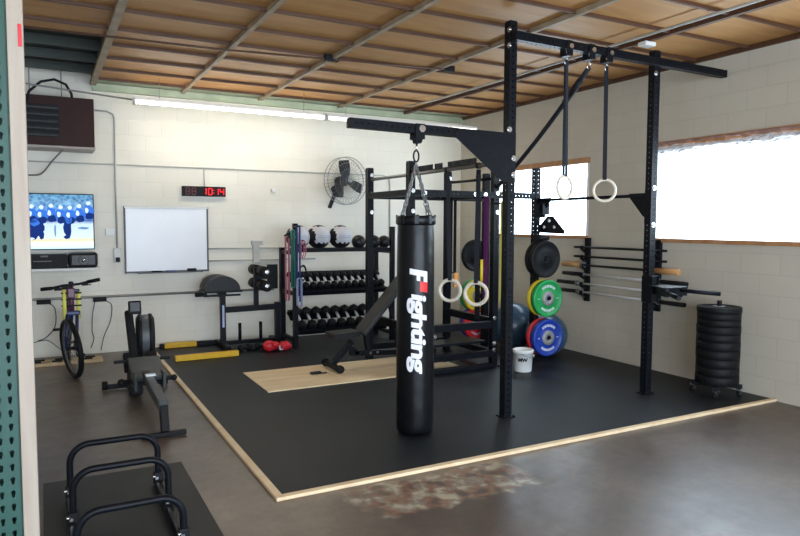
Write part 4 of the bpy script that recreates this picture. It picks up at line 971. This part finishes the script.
# ------------------------------------------------------------------ back wall things
YW = YB
tv = thing('television', 'wall mounted flat television showing an ice hockey game', 'television', (0.20, YW-0.06, 1.38))
MB().box((0.195, YW-0.075, 1.71), (0.76, 0.045, 0.70), bev=0.006).box((0.195, YW-0.03, 1.71), (0.3, 0.06, 0.3)).build('housing', M['black'], tv)
def tv_mat():
    m = bpy.data.materials.new('hockey_broadcast'); m.use_nodes = True; nt = m.node_tree; nt.nodes.clear(); L = nt.links.new
    tc = nt.nodes.new('ShaderNodeTexCoord'); sp = nt.nodes.new('ShaderNodeSeparateXYZ'); L(tc.outputs['Generated'], sp.inputs[0])
    r = nt.nodes.new('ShaderNodeValToRGB'); cr = r.color_ramp; cr.interpolation = 'LINEAR'
    st = [(0.0, (0.55, 0.80, 1.0)), (0.10, (0.75, 0.93, 1.0)), (0.16, (0.70, 0.65, 0.35)), (0.21, (0.60, 0.72, 0.85)), (0.46, (0.50, 0.66, 0.88)), (0.52, (0.05, 0.10, 0.30)), (0.60, (0.10, 0.28, 0.70)), (0.85, (0.14, 0.30, 0.50)), (1.0, (0.10, 0.26, 0.44))]
    while len(cr.elements) < len(st): cr.elements.new(0.5)
    for e, (p_, c_) in zip(cr.elements, st): e.position = p_; e.color = (*c_, 1)
    L(sp.outputs['Z'], r.inputs['Fac'])
    vo = nt.nodes.new('ShaderNodeTexVoronoi'); vo.inputs['Scale'].default_value = 16; L(tc.outputs['Generated'], vo.inputs['Vector'])
    mx = nt.nodes.new('ShaderNodeMix'); mx.data_type = 'RGBA'; mx.blend_type = 'SOFT_LIGHT'
    mr = nt.nodes.new('ShaderNodeMapRange'); L(sp.outputs['Z'], mr.inputs[0]); mr.inputs[1].default_value = 0.45; mr.inputs[2].default_value = 0.6; mr.inputs[3].default_value = 0.08; mr.inputs[4].default_value = 0.9
    L(mr.outputs[0], mx.inputs[0]); L(r.outputs['Color'], mx.inputs[6]); L(vo.outputs['Distance'], mx.inputs[7])
    e = nt.nodes.new('ShaderNodeEmission'); e.inputs[1].default_value = 1.0; L(mx.outputs[2], e.inputs[0]); o = nt.nodes.new('ShaderNodeOutputMaterial'); L(e.outputs[0], o.inputs[0]); return m
scm = tv_mat(); EM = {'d': emit_mat('broadcast_navy', (0.01, 0.03, 0.16), 1.0), 'b': emit_mat('broadcast_blue', (0.04, 0.16, 0.62), 1.0), 'w': emit_mat('broadcast_white', (0.6, 0.75, 0.95), 1.0), 'g': emit_mat('broadcast_steel', (0.12, 0.25, 0.45), 1.0)}
sc_ = MB().box((0.195, YW-0.099, 1.71), (0.735, 0.003, 0.675)).build('screen', scm, tv)
def blob(cx, cz, w_, h_, k, dy=0.0):
    mtb = Matrix(((1, 0, 0, cx), (0, 0, -1, YW-0.1012-dy), (0, 1, 0, cz), (0, 0, 0, 1)))
    return ([(w_/2*math.cos(a)*(1+0.15*math.sin(3*a+cx*40)), h_/2*math.sin(a)*(1+0.12*math.cos(4*a+cz*30))) for a in [2*PI*j/14 for j in range(14)]], mtb, k, dy)
groups = {}
rnd = random.Random(4)
bl = []
for i in range(7):
    x = -0.12+i*0.105; z_ = 1.80+rnd.uniform(-0.02, 0.05)
    bl += [blob(x, z_, 0.12, 0.16, 'b'), blob(x+0.01, z_-0.06, 0.10, 0.09, 'd', 0.0008), blob(x, z_+0.10, 0.05, 0.05, 'w', 0.0012), blob(x-0.02, z_+0.01, 0.04, 0.07, 'w', 0.0012)]
bl += [blob(-0.09, 1.65, 0.20, 0.24, 'd'), blob(-0.09, 1.70, 0.10, 0.09, 'b', 0.0008), blob(-0.11, 1.55, 0.09, 0.14, 'd', 0.0006), blob(-0.02, 1.54, 0.06, 0.10, 'd', 0.0006), blob(-0.13, 1.50, 0.06, 0.03, 'w', 0.0012), blob(0.27, 1.64, 0.09, 0.26, 'd'), blob(0.285, 1.73, 0.08, 0.09, 'b', 0.0008), blob(0.26, 1.52, 0.07, 0.05, 'd', 0.0006), blob(0.13, 1.60, 0.02, 0.16, 'g'), blob(0.45, 1.63, 0.13, 0.03, 'g')]
for k in 'dbwg':
    b = MB()
    for poly, mtb, kk, dy in bl:
        if kk == k: b.prism([(max(-9, x_), y_) for x_, y_ in poly], 0.0006, mtb)
    b.build('player_picture', EM[k], sc_)
# shelf with audio box and speaker
tag(MB().box((0.22, YW-0.17, 1.124), (0.80, 0.34, 0.030), bev=0.003).build('wall_shelf', M['fixture']), 'pale narrow wall shelf under the television', 'shelf')
av = thing('media_receiver', 'black media receiver box on the shelf under the television', 'receiver', (0.02, YW-0.16, 1.139))
MB().box((0.03, YW-0.18, 1.225), (0.44, 0.24, 0.17), bev=0.006).build('case', M['black'], av)
MB().box((-0.02, YW-0.301, 1.23), (0.20, 0.003, 0.012)).box((0.0, YW-0.301, 1.29), (0.08, 0.003, 0.02)).build('display', M['greyp'], av)
sp = thing('speaker', 'black rounded speaker with silver cone on the shelf under the television', 'speaker', (0.43, YW-0.17, 1.139))
MB().box((0.43, YW-0.17, 1.235), (0.33, 0.22, 0.19), bev=0.035).build('cabinet', M['plastic'], sp)
MB().lathe([(0.055, 0), (0.055, 0.012), (0.045, 0.012), (0.018, -0.01+0.01), (0.018, 0.01), (0, 0.012)], (0.43, YW-0.280, 1.235), (0, -1, 0), 24, cap=False).build('cone', M['greyp'], sp)
MB().lathe([(0.020, 0), (0.016, 0.008), (0, 0.012)], (0.43, YW-0.289, 1.235), (0, -1, 0), 16, cap=False).build('dome', M['chrome'], sp)
# whiteboard
wb = thing('whiteboard', 'wall mounted whiteboard with a thin aluminium frame and pen tray', 'whiteboard', (1.47, YW, 1.02))
MB().box((1.475, YW-0.012, 1.475), (1.05, 0.014, 0.86)).build('panel', M['board'], wb)
b = MB(); 
for z_ in (1.045, 1.905): b.box((1.475, YW-0.015, z_), (1.09, 0.028, 0.025), bev=0.003)
for x in (0.943, 2.007): b.box((x, YW-0.015, 1.475), (0.022, 0.028, 0.86), bev=0.003)
b.build('frame', M['greyp'], wb)
MB().box((1.475, YW-0.031, 1.905), (1.07, 0.004, 0.022)).box((0.955, YW-0.031, 1.475), (0.006, 0.004, 0.84)).build('frame_face', M['white'], wb)
MB().box((1.50, YW-0.055, 1.036), (0.85, 0.08, 0.016), bev=0.003).build('pen_tray', M['greyp'], wb)
for x, mk, lb in ((1.32, 'black', 'black marker pen on the left of the whiteboard tray'), (1.50, 'bband', 'blue marker pen in the middle of the whiteboard tray')):
    tag(MB().cyl((x-0.06, YW-0.06, 1.052), (x+0.06, YW-0.06, 1.052), 0.010, 10).cyl((x+0.06, YW-0.06, 1.052), (x+0.075, YW-0.06, 1.052), 0.007, 10).build('marker_pen', M[mk]), lb, 'marker pen')
tag(MB().box((1.78, YW-0.06, 1.062), (0.12, 0.045, 0.038), bev=0.006).build('board_eraser', M['black']), 'black board eraser on the whiteboard tray', 'eraser')
# led clock reading 10:14
ck = thing('led_clock', 'black wall clock with red glowing digits reading 10:14', 'clock', (1.965, YW, 2.07))
MB().box((1.965, YW-0.03, 2.135), (0.585, 0.055, 0.135), bev=0.004).build('case', M['black'], ck)
SEG = {'0': 'abcdef', '1': 'bc', '4': 'fgbc', '8': 'abcdefg'}
def digit(b, ch, x, z_, w_=0.048, h_=0.085, y=YW-0.0595, t_=0.011):
    S = {'a': ((0, h_/2), 1), 'g': ((0, 0), 1), 'd': ((0, -h_/2), 1), 'b': ((w_/2, h_/4), 0), 'c': ((w_/2, -h_/4), 0), 'f': ((-w_/2, h_/4), 0), 'e': ((-w_/2, -h_/4), 0)}
    for s_ in SEG[ch]:
        (dx, dz), hz = S[s_]; b.box((x+dx, y, z_+dz), (w_-t_*0.4, 0.003, t_) if hz else (t_, 0.003, h_/2-t_*0.4))
b = MB()
for ch, x in (('1', 1.965), ('0', 2.045), ('1', 2.13), ('4', 2.205)): digit(b, ch, x, 2.135)
for dz in (-0.02, 0.02): b.box((2.092, YW-0.0595, 2.135+dz), (0.010, 0.003, 0.010))
b.build('digits', M['led'], ck)
b = MB()
for x in (1.745, 1.825): digit(b, '8', x, 2.135)
b.build('unlit_digits', M['leddim'], ck)
# thermostat, switch, outlets
tag(MB().box((0.765, YW-0.015, 1.58), (0.12, 0.03, 0.085), bev=0.006).box((0.765, YW-0.031, 1.585), (0.05, 0.004, 0.02)).build('thermostat', M['white']), 'small white thermostat on the back wall left of the whiteboard', 'thermostat')
ot = thing('outlet_box', 'grey outlet box with black plug at the end of the vertical conduit', 'outlet', (0.845, YW, 1.2))
MB().box((0.845, YW-0.025, 1.275), (0.085, 0.05, 0.19), bev=0.004).build('box', M['conduit'], ot)
MB().box((0.845, YW-0.062, 1.22), (0.05, 0.03, 0.06), bev=0.005).build('plug', M['black'], ot)
tag(MB().box((2.955, YW-0.02, 2.17), (0.06, 0.04, 0.055), bev=0.01).build('wall_sensor', M['white']), 'small white sensor alone on the back wall between clock and fan', 'sensor')
tag(MB().box((2.685, YW-0.03, 1.26), (0.09, 0.06, 0.26), bev=0.004).box((2.70, YW-0.03, 1.42), (0.16, 0.05, 0.06), bev=0.004).build('junction_box', M['conduit']), 'pale junction box on the wall just above the ankle rollers', 'junction box')
def conduit(label, pts, r=0.011, m='conduit', nm='conduit'):
    return tag(MB().tube(pts, r, 10).build(nm, M[m]), label, 'conduit')
yc = YW-0.015
conduit('thin pale horizontal conduit high across the back wall behind the fan', [(-3, yc, 2.44), (1.0, yc, 2.455), (3.4, yc, 2.46), (4.75, yc, 2.46), (4.84, yc, 2.42), (4.86, yc, 2.33), (4.86, yc, 1.4)], 0.009)
conduit('vertical conduit rising from the outlet box left of the whiteboard', [(0.845, yc, 1.37), (0.845, yc, 2.3), (0.85, yc, 3.04), (0.83, yc, 3.10), (0.76, yc, 3.13), (0.62, yc, 3.13)], 0.012)
conduit('thin vertical conduit dropping onto the red clock', [(1.975, yc, 2.44), (1.975, yc, 2.20)], 0.007)
conduit('upper of the two horizontal conduits between whiteboard and dumbbell rack', [(2.02, yc, 1.345), (2.80, yc, 1.345), (3.6, yc, 1.345)], 0.011)
conduit('lower of the two horizontal conduits between whiteboard and dumbbell rack', [(2.02, yc, 1.175), (2.80, yc, 1.175), (3.6, yc, 1.175)], 0.011)
conduit('long grey rail conduit low across the back wall behind the rower', [(-3.0, yc, 0.735), (2.95, yc, 0.745)], 0.018, 'conduitg')
for x, lb in ((-0.02, 'black power adapter on the low conduit behind the bicycle'), (0.62, 'black power strip on the low conduit between bicycle and rower'), (1.90, 'black socket box on the low conduit near the half round pad')):
    tag(MB().box((x, YW-0.045, 0.71), (0.16, 0.05, 0.06), bev=0.008).build('power_adapter', M['black']), lb, 'power adapter')
def cable(label, pts, r=0.005, m='cable'):
    P = [Vector(p_) for p_ in pts]; out = []
    for i in range(len(P)-1):
        a = P[max(i-1, 0)]; b_ = P[i]; c = P[i+1]; d = P[min(i+2, len(P)-1)]
        for k in range(6):
            t_ = k/6; out.append(0.5*((2*b_)+(-a+c)*t_+(2*a-5*b_+4*c-d)*t_*t_+(-a+3*b_-3*c+d)*t_**3))
    out.append(P[-1]); return tag(MB().tube(out, r, 8).build('cable', M[m]), label, 'cable')
yk = YW-0.02
cable('black cable looping down from the adapter left of the bicycle', [(0.02, yk, 0.69), (0.10, yk, 0.62), (0.10, yk, 0.40), (0.0, yk, 0.26), (-0.1, yk, 0.22)])
cable('thin dark cable hanging from the power strip right of the bicycle', [(0.56, yk, 0.68), (0.53, yk, 0.50), (0.52, yk, 0.30), (0.54, yk, 0.20), (0.50, yk, 0.08)])
cable('thin dark cable trailing from the power strip to the floor beside the rower', [(0.68, yk, 0.69), (0.76, yk, 0.62), (0.74, yk, 0.42), (0.66, yk, 0.22), (0.62, yk, 0.04)])
cable('black cable lying along the foot of the back wall left of the bicycle', [(-0.15, yk, 0.20), (0.0, yk, 0.22), (0.12, yk, 0.12), (0.22, yk, 0.02)], 0.004)
# fan
fc = Vector((3.985, 9.12, 2.335)); fan = thing('wall_fan', 'round black wall fan with three blades in a wire cage', 'fan', tuple(fc))
FR = Matrix.Rotation(0.18, 3, 'Z')
def F(x, y, z_): return fc+FR @ Vector((x, y, z_))
Rf = 0.350
b = MB()
for rr, yy in ((Rf, -0.05), (Rf, 0.05), (Rf*0.75, -0.085), (Rf*0.48, -0.10), (Rf*0.2, -0.105)):
    b.tube([F(rr*math.cos(a), yy, rr*math.sin(a)) for a in [2*PI*k/40 for k in range(40)]], 0.0055 if rr == Rf else 0.0022, 6, closed=True)
for k in range(40):
    a = 2*PI*k/40; c_, s_ = math.cos(a), math.sin(a)
    b.tube([F(Rf*0.16*c_, -0.105, Rf*0.16*s_), F(Rf*0.75*c_, -0.085, Rf*0.75*s_), F(Rf*c_, -0.05, Rf*s_), F(Rf*c_, 0.05, Rf*s_), F(Rf*0.7*c_, 0.09, Rf*0.7*s_), F(Rf*0.25*c_, 0.10, Rf*0.25*s_)], 0.0020, 5)
b.build('cage', M['grey'], fan)
MB().lathe([(0.045, 0), (0.045, 0.006), (0, 0.010)], F(0, -0.105, 0), FR @ Vector((0, -1, 0)), 20).build('badge', M['grey'], fan)
MB().cyl(F(0, 0.02, 0), F(0, 0.20, 0), 0.075, 20).build('motor', M['black'], fan)
for k in range(3):
    a0 = math.radians((97, -22, 218)[k]); mb = MB(); bm = mb.bm; rows = []
    for i in range(7):
        r_ = 0.05+0.255*i/6; w_ = 0.085+0.055*math.sin(PI*min(1, i/6*0.75)); row = []
        for j in range(4):
            u_ = (j/3-0.5)*w_*1.25; tw = 0.45-0.2*i/6
            lx = r_*math.cos(a0)-u_*math.sin(a0)*math.cos(tw); lz = r_*math.sin(a0)+u_*math.cos(a0)*math.cos(tw)
            row.append(bm.verts.new(F(lx, u_*math.sin(tw), lz)))
        rows.append(row)
    for A, B in zip(rows, rows[1:]):
        for j in range(3): bm.faces.new((A[j], B[j], B[j+1], A[j+1]))
    bmesh.ops.solidify(bm, geom=list(bm.faces), thickness=0.004)
    mb.build('blade', M['black'], fan)
MB().bar(F(-0.02, 0.16, -0.02), F(-0.20, 0.14, -0.40), 0.045, 0.04).bar(F(0, 0.17, 0), (4.0, YW-0.0, 2.30), 0.06, 0.06).box((4.0, YW-0.01, 2.25), (0.12, 0.02, 0.30), bev=0.003).build('mount_bracket', M['black'], fan)
# heater hung from the ceiling
hy = 8.90
he = thing('unit_heater', 'dark brown unit heater with louvres hanging in the top left corner', 'heater', (0.20, 9.12, 2.58))
MB().box((0.20, hy+0.24, 2.90), (0.76, 0.44, 0.58), bev=0.006).build('case', M['dark_trim'], he)
MB().box((0.20, hy+0.24, 2.595), (0.77, 0.46, 0.03), bev=0.006).build('bottom_edge', M['tan'], he)
MB().box((0.02, hy+0.022, 2.895), (0.36, 0.012, 0.38)).build('louvre_opening', M['black'], he)
for k in range(5): MB().box((0.02, hy+0.008, 3.055-k*0.080), (0.35, 0.045, 0.016), Matrix.Rotation(0.6, 3, 'X')).build('louvre', M['greyp'], he)
for x in (0.24, -0.10): MB().cyl((x, hy+0.24, 3.19), (x, hy+0.24, ZC+0.14), 0.006, 8).build('hanger_rod', M['conduitg'], he)
tag(MB().tube([(-0.14, 8.80, 3.06), (-0.10, 8.80, 3.20), (0.02, 8.80, 3.32), (0.16, 8.80, 3.36), (0.28, 8.84, 3.32), (0.34, 8.95, 3.24), (0.35, 9.0, 3.18)], 0.015, 10).build('flexible_duct', M['black']), 'black flexible hose arching over the brown heater', 'hose')
conduit('thin grey gas pipe running above the heater to the light fixture', [(-1.5, 8.72, 3.36), (0.98, 8.60, 3.17)], 0.010, 'conduitg', 'pipe')
cable('grey cable hanging below the brown heater', [(0.24, 9.1, 2.585), (0.12, 9.2, 2.45), (0.0, 9.3, 2.30), (-0.12, 9.36, 2.28), (-0.25, 9.38, 2.29)], 0.010, 'conduitg')

# fluorescent fixtures hanging by wires
def fixture(x0, x1, y, z_, label, lit, extra=(), tm='tube'):
    o = thing('fluorescent_light', label, 'ceiling light', ((x0+x1)/2, y, z_))
    MB().prism([(-0.035, 0.0), (0.035, 0.0), (0.028, 0.045), (-0.028, 0.045)], x1-x0, Matrix(((0, 0, 1, (x0+x1)/2), (1, 0, 0, y), (0, 1, 0, z_), (0, 0, 0, 1)))).build('housing', M['fixture'], o)
    for yy in (-0.030, 0.030): MB().cyl((x0+0.03, y+yy, z_-0.010), (x1-0.03, y+yy, z_-0.010), 0.015, 10).build('tube', M[tm] if lit else M['white'], o)
    MB().box((x0+0.012, y, z_-0.01), (0.024, 0.11, 0.06)).box((x1-0.012, y, z_-0.01), (0.024, 0.11, 0.06)).build('end_cap', M['fixture'] if lit else M['white'], o)
    for x in (x0+0.3, x1-0.3)+tuple(extra): MB().cyl((x, y, z_+0.045), (x, y, ZC-0.01), 0.003, 6).build('hanger_wire', M['conduitg'], o)
    return o
fixture(0.99, 3.44, 8.60, 3.16, 'long lit fluorescent light hanging by wires above the red clock', True)
fixture(3.46, 5.95, 8.60, 3.16, 'long lit fluorescent light, the one mostly hidden behind the black beam', True, tm='tube_dim')
# unseen fixture added behind the camera as fill light for the hall
fixture(-0.9, 1.5, 0.2, 3.16, 'added unseen fluorescent light, fill light near the front of the hall', True)

# ceiling wiring
tag(MB().box((2.72, 6.60, ZC-0.035), (0.16, 0.07, 0.065), bev=0.008).build('junction_box', M['black']), 'black junction box on the ceiling above the punching bag beam', 'junction box')
tag(MB().box((4.05, 6.40, ZC-0.035), (0.13, 0.07, 0.065), bev=0.008).build('junction_box', M['black']), 'black junction box on the ceiling left of the tall left post', 'junction box')
tag(MB().box((5.10, 4.55, ZC-0.06), (0.14, 0.10, 0.04), bev=0.008).build('ceiling_sensor', M['white']), 'white square box on the ceiling above the right tall post', 'sensor')
conduit('thin ceiling conduit running left to right above the bag beam', [(-2, 6.9, ZC-0.05), (1.6, 6.75, ZC-0.05), (2.7, 6.58, ZC-0.05), (4.0, 6.38, ZC-0.05)], 0.010, 'joist')
conduit('pale ceiling conduit running to the back along the right bays', [(4.85, -1.0, ZC-0.06), (4.85, 4.0, ZC-0.06), (4.85, 6.5, ZC-0.06), (4.82, 8.0, ZC-0.06), (4.70, 8.6, ZC-0.06)], 0.013, 'conduit')
tag(MB().box((0.18, 4.9, ZC-0.06), (0.10, 0.10, 0.06), bev=0.01).cyl((0.2, 4.9, ZC-0.09), (0.2, 4.9, ZC-0.16), 0.03, 12).build('ceiling_socket', M['black']), 'black socket fitting on the ceiling at the upper left', 'socket')

# ------------------------------------------------------------------ foreground: mat with hoop stand
fm = tag(MB().box((0.385, 3.55, 0.007), (0.86, 2.46, 0.014), bev=0.003).build('rubber_mat', M['mat_front']), 'dark grey rubber mat under the black hoop stand in the foreground', 'mat')
hs = thing('step_hoop_stand', 'black tubular stand with three rounded hoops on the front rubber mat', 'hoop stand', (0.35, 4.0, 0.014))
for x in (0.10, 0.60): MB().bar((x, 3.10, 0.045), (x, 4.42, 0.045), 0.045, 0.05, bev=0.006).build('base_rail', M['steel'], hs)
for y, zt_ in ((4.36, 0.365), (3.95, 0.345), (3.48, 0.295)):
    pts = []; x0, x1, rc = 0.10, 0.60, 0.11
    pts += [(x0, y, 0.04), (x0, y, 0.14), (x0, y, zt_-rc)]
    for k in range(1, 8): a = PI-PI/2*k/8; pts.append((x0+rc+rc*math.cos(a), y, zt_-rc+rc*math.sin(a)))
    pts += [(x0+rc, y, zt_), ((x0+x1)/2, y, zt_), (x1-rc, y, zt_)]
    for k in range(1, 8): a = PI/2-PI/2*k/8; pts.append((x1-rc+rc*math.cos(a), y, zt_-rc+rc*math.sin(a)))
    pts += [(x1, y, zt_-rc), (x1, y, 0.14), (x1, y, 0.04)]
    hp_ = MB().tube(pts, 0.019, 14).build('hoop', M['steel'], hs)
    for x in (x0, x1):
        MB().box((x, y, 0.085), (0.055, 0.045, 0.07), bev=0.006).build('clamp', M['black'], hp_)
        MB().cyl((x-0.035, y-0.026, 0.10), (x-0.020, y-0.026, 0.10), 0.009, 8).cyl((x-0.01, y-0.024, 0.09), (x-0.01, y-0.034, 0.09), 0.010, 8).build('bolt', M['chrome'], hp_)

# ------------------------------------------------------------------ left foreground: lumber post and pallet rack upright
py = 2.80
po = thing('lumber_post', 'pale rough lumber post rising to the ceiling beside the green rack upright', 'post', (-0.065, py+0.03, 0))
MB().box((-0.070, py+0.03, ZC/2-0.012), (0.052, 0.085, ZC-0.03), Matrix.Rotation(0.0, 3, 'Z'), bev=0.003).build('post', M['post'], po)
MB().box((-0.037, py+0.060, 2.98), (0.014, 0.025, 0.90)).build('side_lath', M['post'], po)
tag(MB().box((-0.055, py-0.0145, 2.37), (0.012, 0.004, 0.08), bev=0.002).build('red_tape', M['redp']), 'small strip of red tape on the lumber post near the top', 'tape')
# pallet rack upright with teardrop slots: front plate with real holes
tr_ = thing('pallet_rack_upright', 'teal green steel pallet rack upright with teardrop slots at the left edge', 'rack upright', (-0.155, py, 0))
mb = MB(); bm = mb.bm
def tear():
    P = []
    for k in range(9): a = -0.35+(PI+0.7)*k/8; P.append((0.0075*math.cos(a), 0.006+0.0075*math.sin(a)))
    P += [(-0.0035, -0.014), (0.0035, -0.014)]
    return P
x_l, x_r = -0.2035, -0.1005; cols = (-0.1615, -0.1255); pitch = 0.0508
edges = [x_l, (cols[0]+cols[1])/2, x_r]
zc = 0.03
while zc < ZC-0.06:
    for ci, cx in enumerate(cols):
        xa, xb = edges[ci], edges[ci+1]; z0, z1 = zc-pitch/2, zc+pitch/2
        T_ = tear(); n_ = len(T_)
        I = [bm.verts.new((cx+p_[0], py, zc+p_[1])) for p_ in T_]; I2 = [bm.verts.new((cx+p_[0], py+0.004, zc+p_[1])) for p_ in T_]
        O = []
        for p_ in T_:
            dx, dz = p_[0], p_[1]; s_ = 1e9
            if dx > 1e-9: s_ = min(s_, (xb-cx)/dx)
            if dx < -1e-9: s_ = min(s_, (xa-cx)/dx)
            if dz > 1e-9: s_ = min(s_, (z1-zc)/dz)
            if dz < -1e-9: s_ = min(s_, (z0-zc)/dz)
            O.append(bm.verts.new((cx+dx*s_, py, zc+dz*s_)))
        cor = {(1, 1): (xb, z1), (-1, 1): (xa, z1), (-1, -1): (xa, z0), (1, -1): (xb, z0)}
        for k in range(n_):
            k2 = (k+1) % n_; a, b_ = O[k].co, O[k2].co; f_ = [I[k], O[k]]
            same = abs(a.x-b_.x) < 1e-7 or abs(a.z-b_.z) < 1e-7
            if not same:
                mx_ = ((a.x+b_.x)/2-cx, (a.z+b_.z)/2-zc); c_ = cor[(1 if mx_[0] > 0 else -1, 1 if mx_[1] > 0 else -1)]; f_.append(bm.verts.new((c_[0], py, c_[1])))
            f_ += [O[k2], I[k2]]; bm.faces.new(f_); bm.faces.new((I[k], I[k2], I2[k2], I2[k]))
    zc += pitch
ztop_ = zc-pitch/2
mb.build('slotted_face', M['teal'], tr_)
MB().box((x_l-0.001, py+0.04, ztop_/2), (0.004, 0.08, ztop_)).box((x_r+0.001, py+0.04, ztop_/2), (0.004, 0.08, ztop_)).build('side_flange', M['teal'], tr_)
MB().box(((x_l+x_r)/2, py+0.078, ztop_/2), (0.10, 0.004, ztop_)).build('added_back_plate', M['teal'], tr_)  # added plate closing the open channel so the slots look dark
MB().box(((x_l+x_r)/2, py+0.04, 0.006), (0.14, 0.14, 0.012)).build('base_plate', M['teal'], tr_)

# ------------------------------------------------------------------ light
w = bpy.data.worlds.new('World'); SC.world = w; w.use_nodes = True
bg = w.node_tree.nodes['Background']; bg.inputs[0].default_value = (0.72, 0.855, 1.0, 1); bg.inputs[1].default_value = 7.5
def portal(loc, rot, sx, sy):
    l = bpy.data.lights.new('daylight_portal', 'AREA'); l.shape = 'RECTANGLE'; l.size = sx; l.size_y = sy; l.cycles.is_portal = True
    o = bpy.data.objects.new('daylight_portal', l); COL.objects.link(o); o.location = loc; o.rotation_euler = rot
portal((XR+0.16, (W1[0]+W1[1])/2, (W1[2]+W1[3])/2), (0, PI/2, 0), W1[3]-W1[2], W1[1]-W1[0])
portal((XR+0.16, (W2[0]+W2[1])/2, (W2[2]+W2[3])/2), (0, PI/2, 0), W2[3]-W2[2], W2[1]-W2[0])
portal(((XL+1.2+XR-1.0)/2, YF-0.12, 1.45), (PI/2, 0, 0), XR-1.0-XL-1.2, 2.9)

# ------------------------------------------------------------------ camera
cam = bpy.data.cameras.new('camera'); co = bpy.data.objects.new('camera', cam); COL.objects.link(co); SC.camera = co
cam.sensor_width = 36.0; cam.lens = 662.606*36/800; cam.clip_start = 0.05
yaw, pit, rol = 0.493361, 0.0664839, 0.00396357
Fv = Vector((math.sin(yaw)*math.cos(pit), math.cos(yaw)*math.cos(pit), -math.sin(pit))); Rt = Vector((math.cos(yaw), -math.sin(yaw), 0)); Uv = Rt.cross(Fv)
r_ = math.cos(rol)*Rt+math.sin(rol)*Uv; u_ = -math.sin(rol)*Rt+math.cos(rol)*Uv
co.matrix_world = Matrix(((r_.x, u_.x, -Fv.x, 0), (r_.y, u_.y, -Fv.y, 0), (r_.z, u_.z, -Fv.z, 1.7), (0, 0, 0, 1)))

vs = SC.view_settings
vs.view_transform = 'Standard'; vs.look = 'None'; vs.gamma = 1.0; vs.use_curve_mapping = False; vs.exposure = 0.52
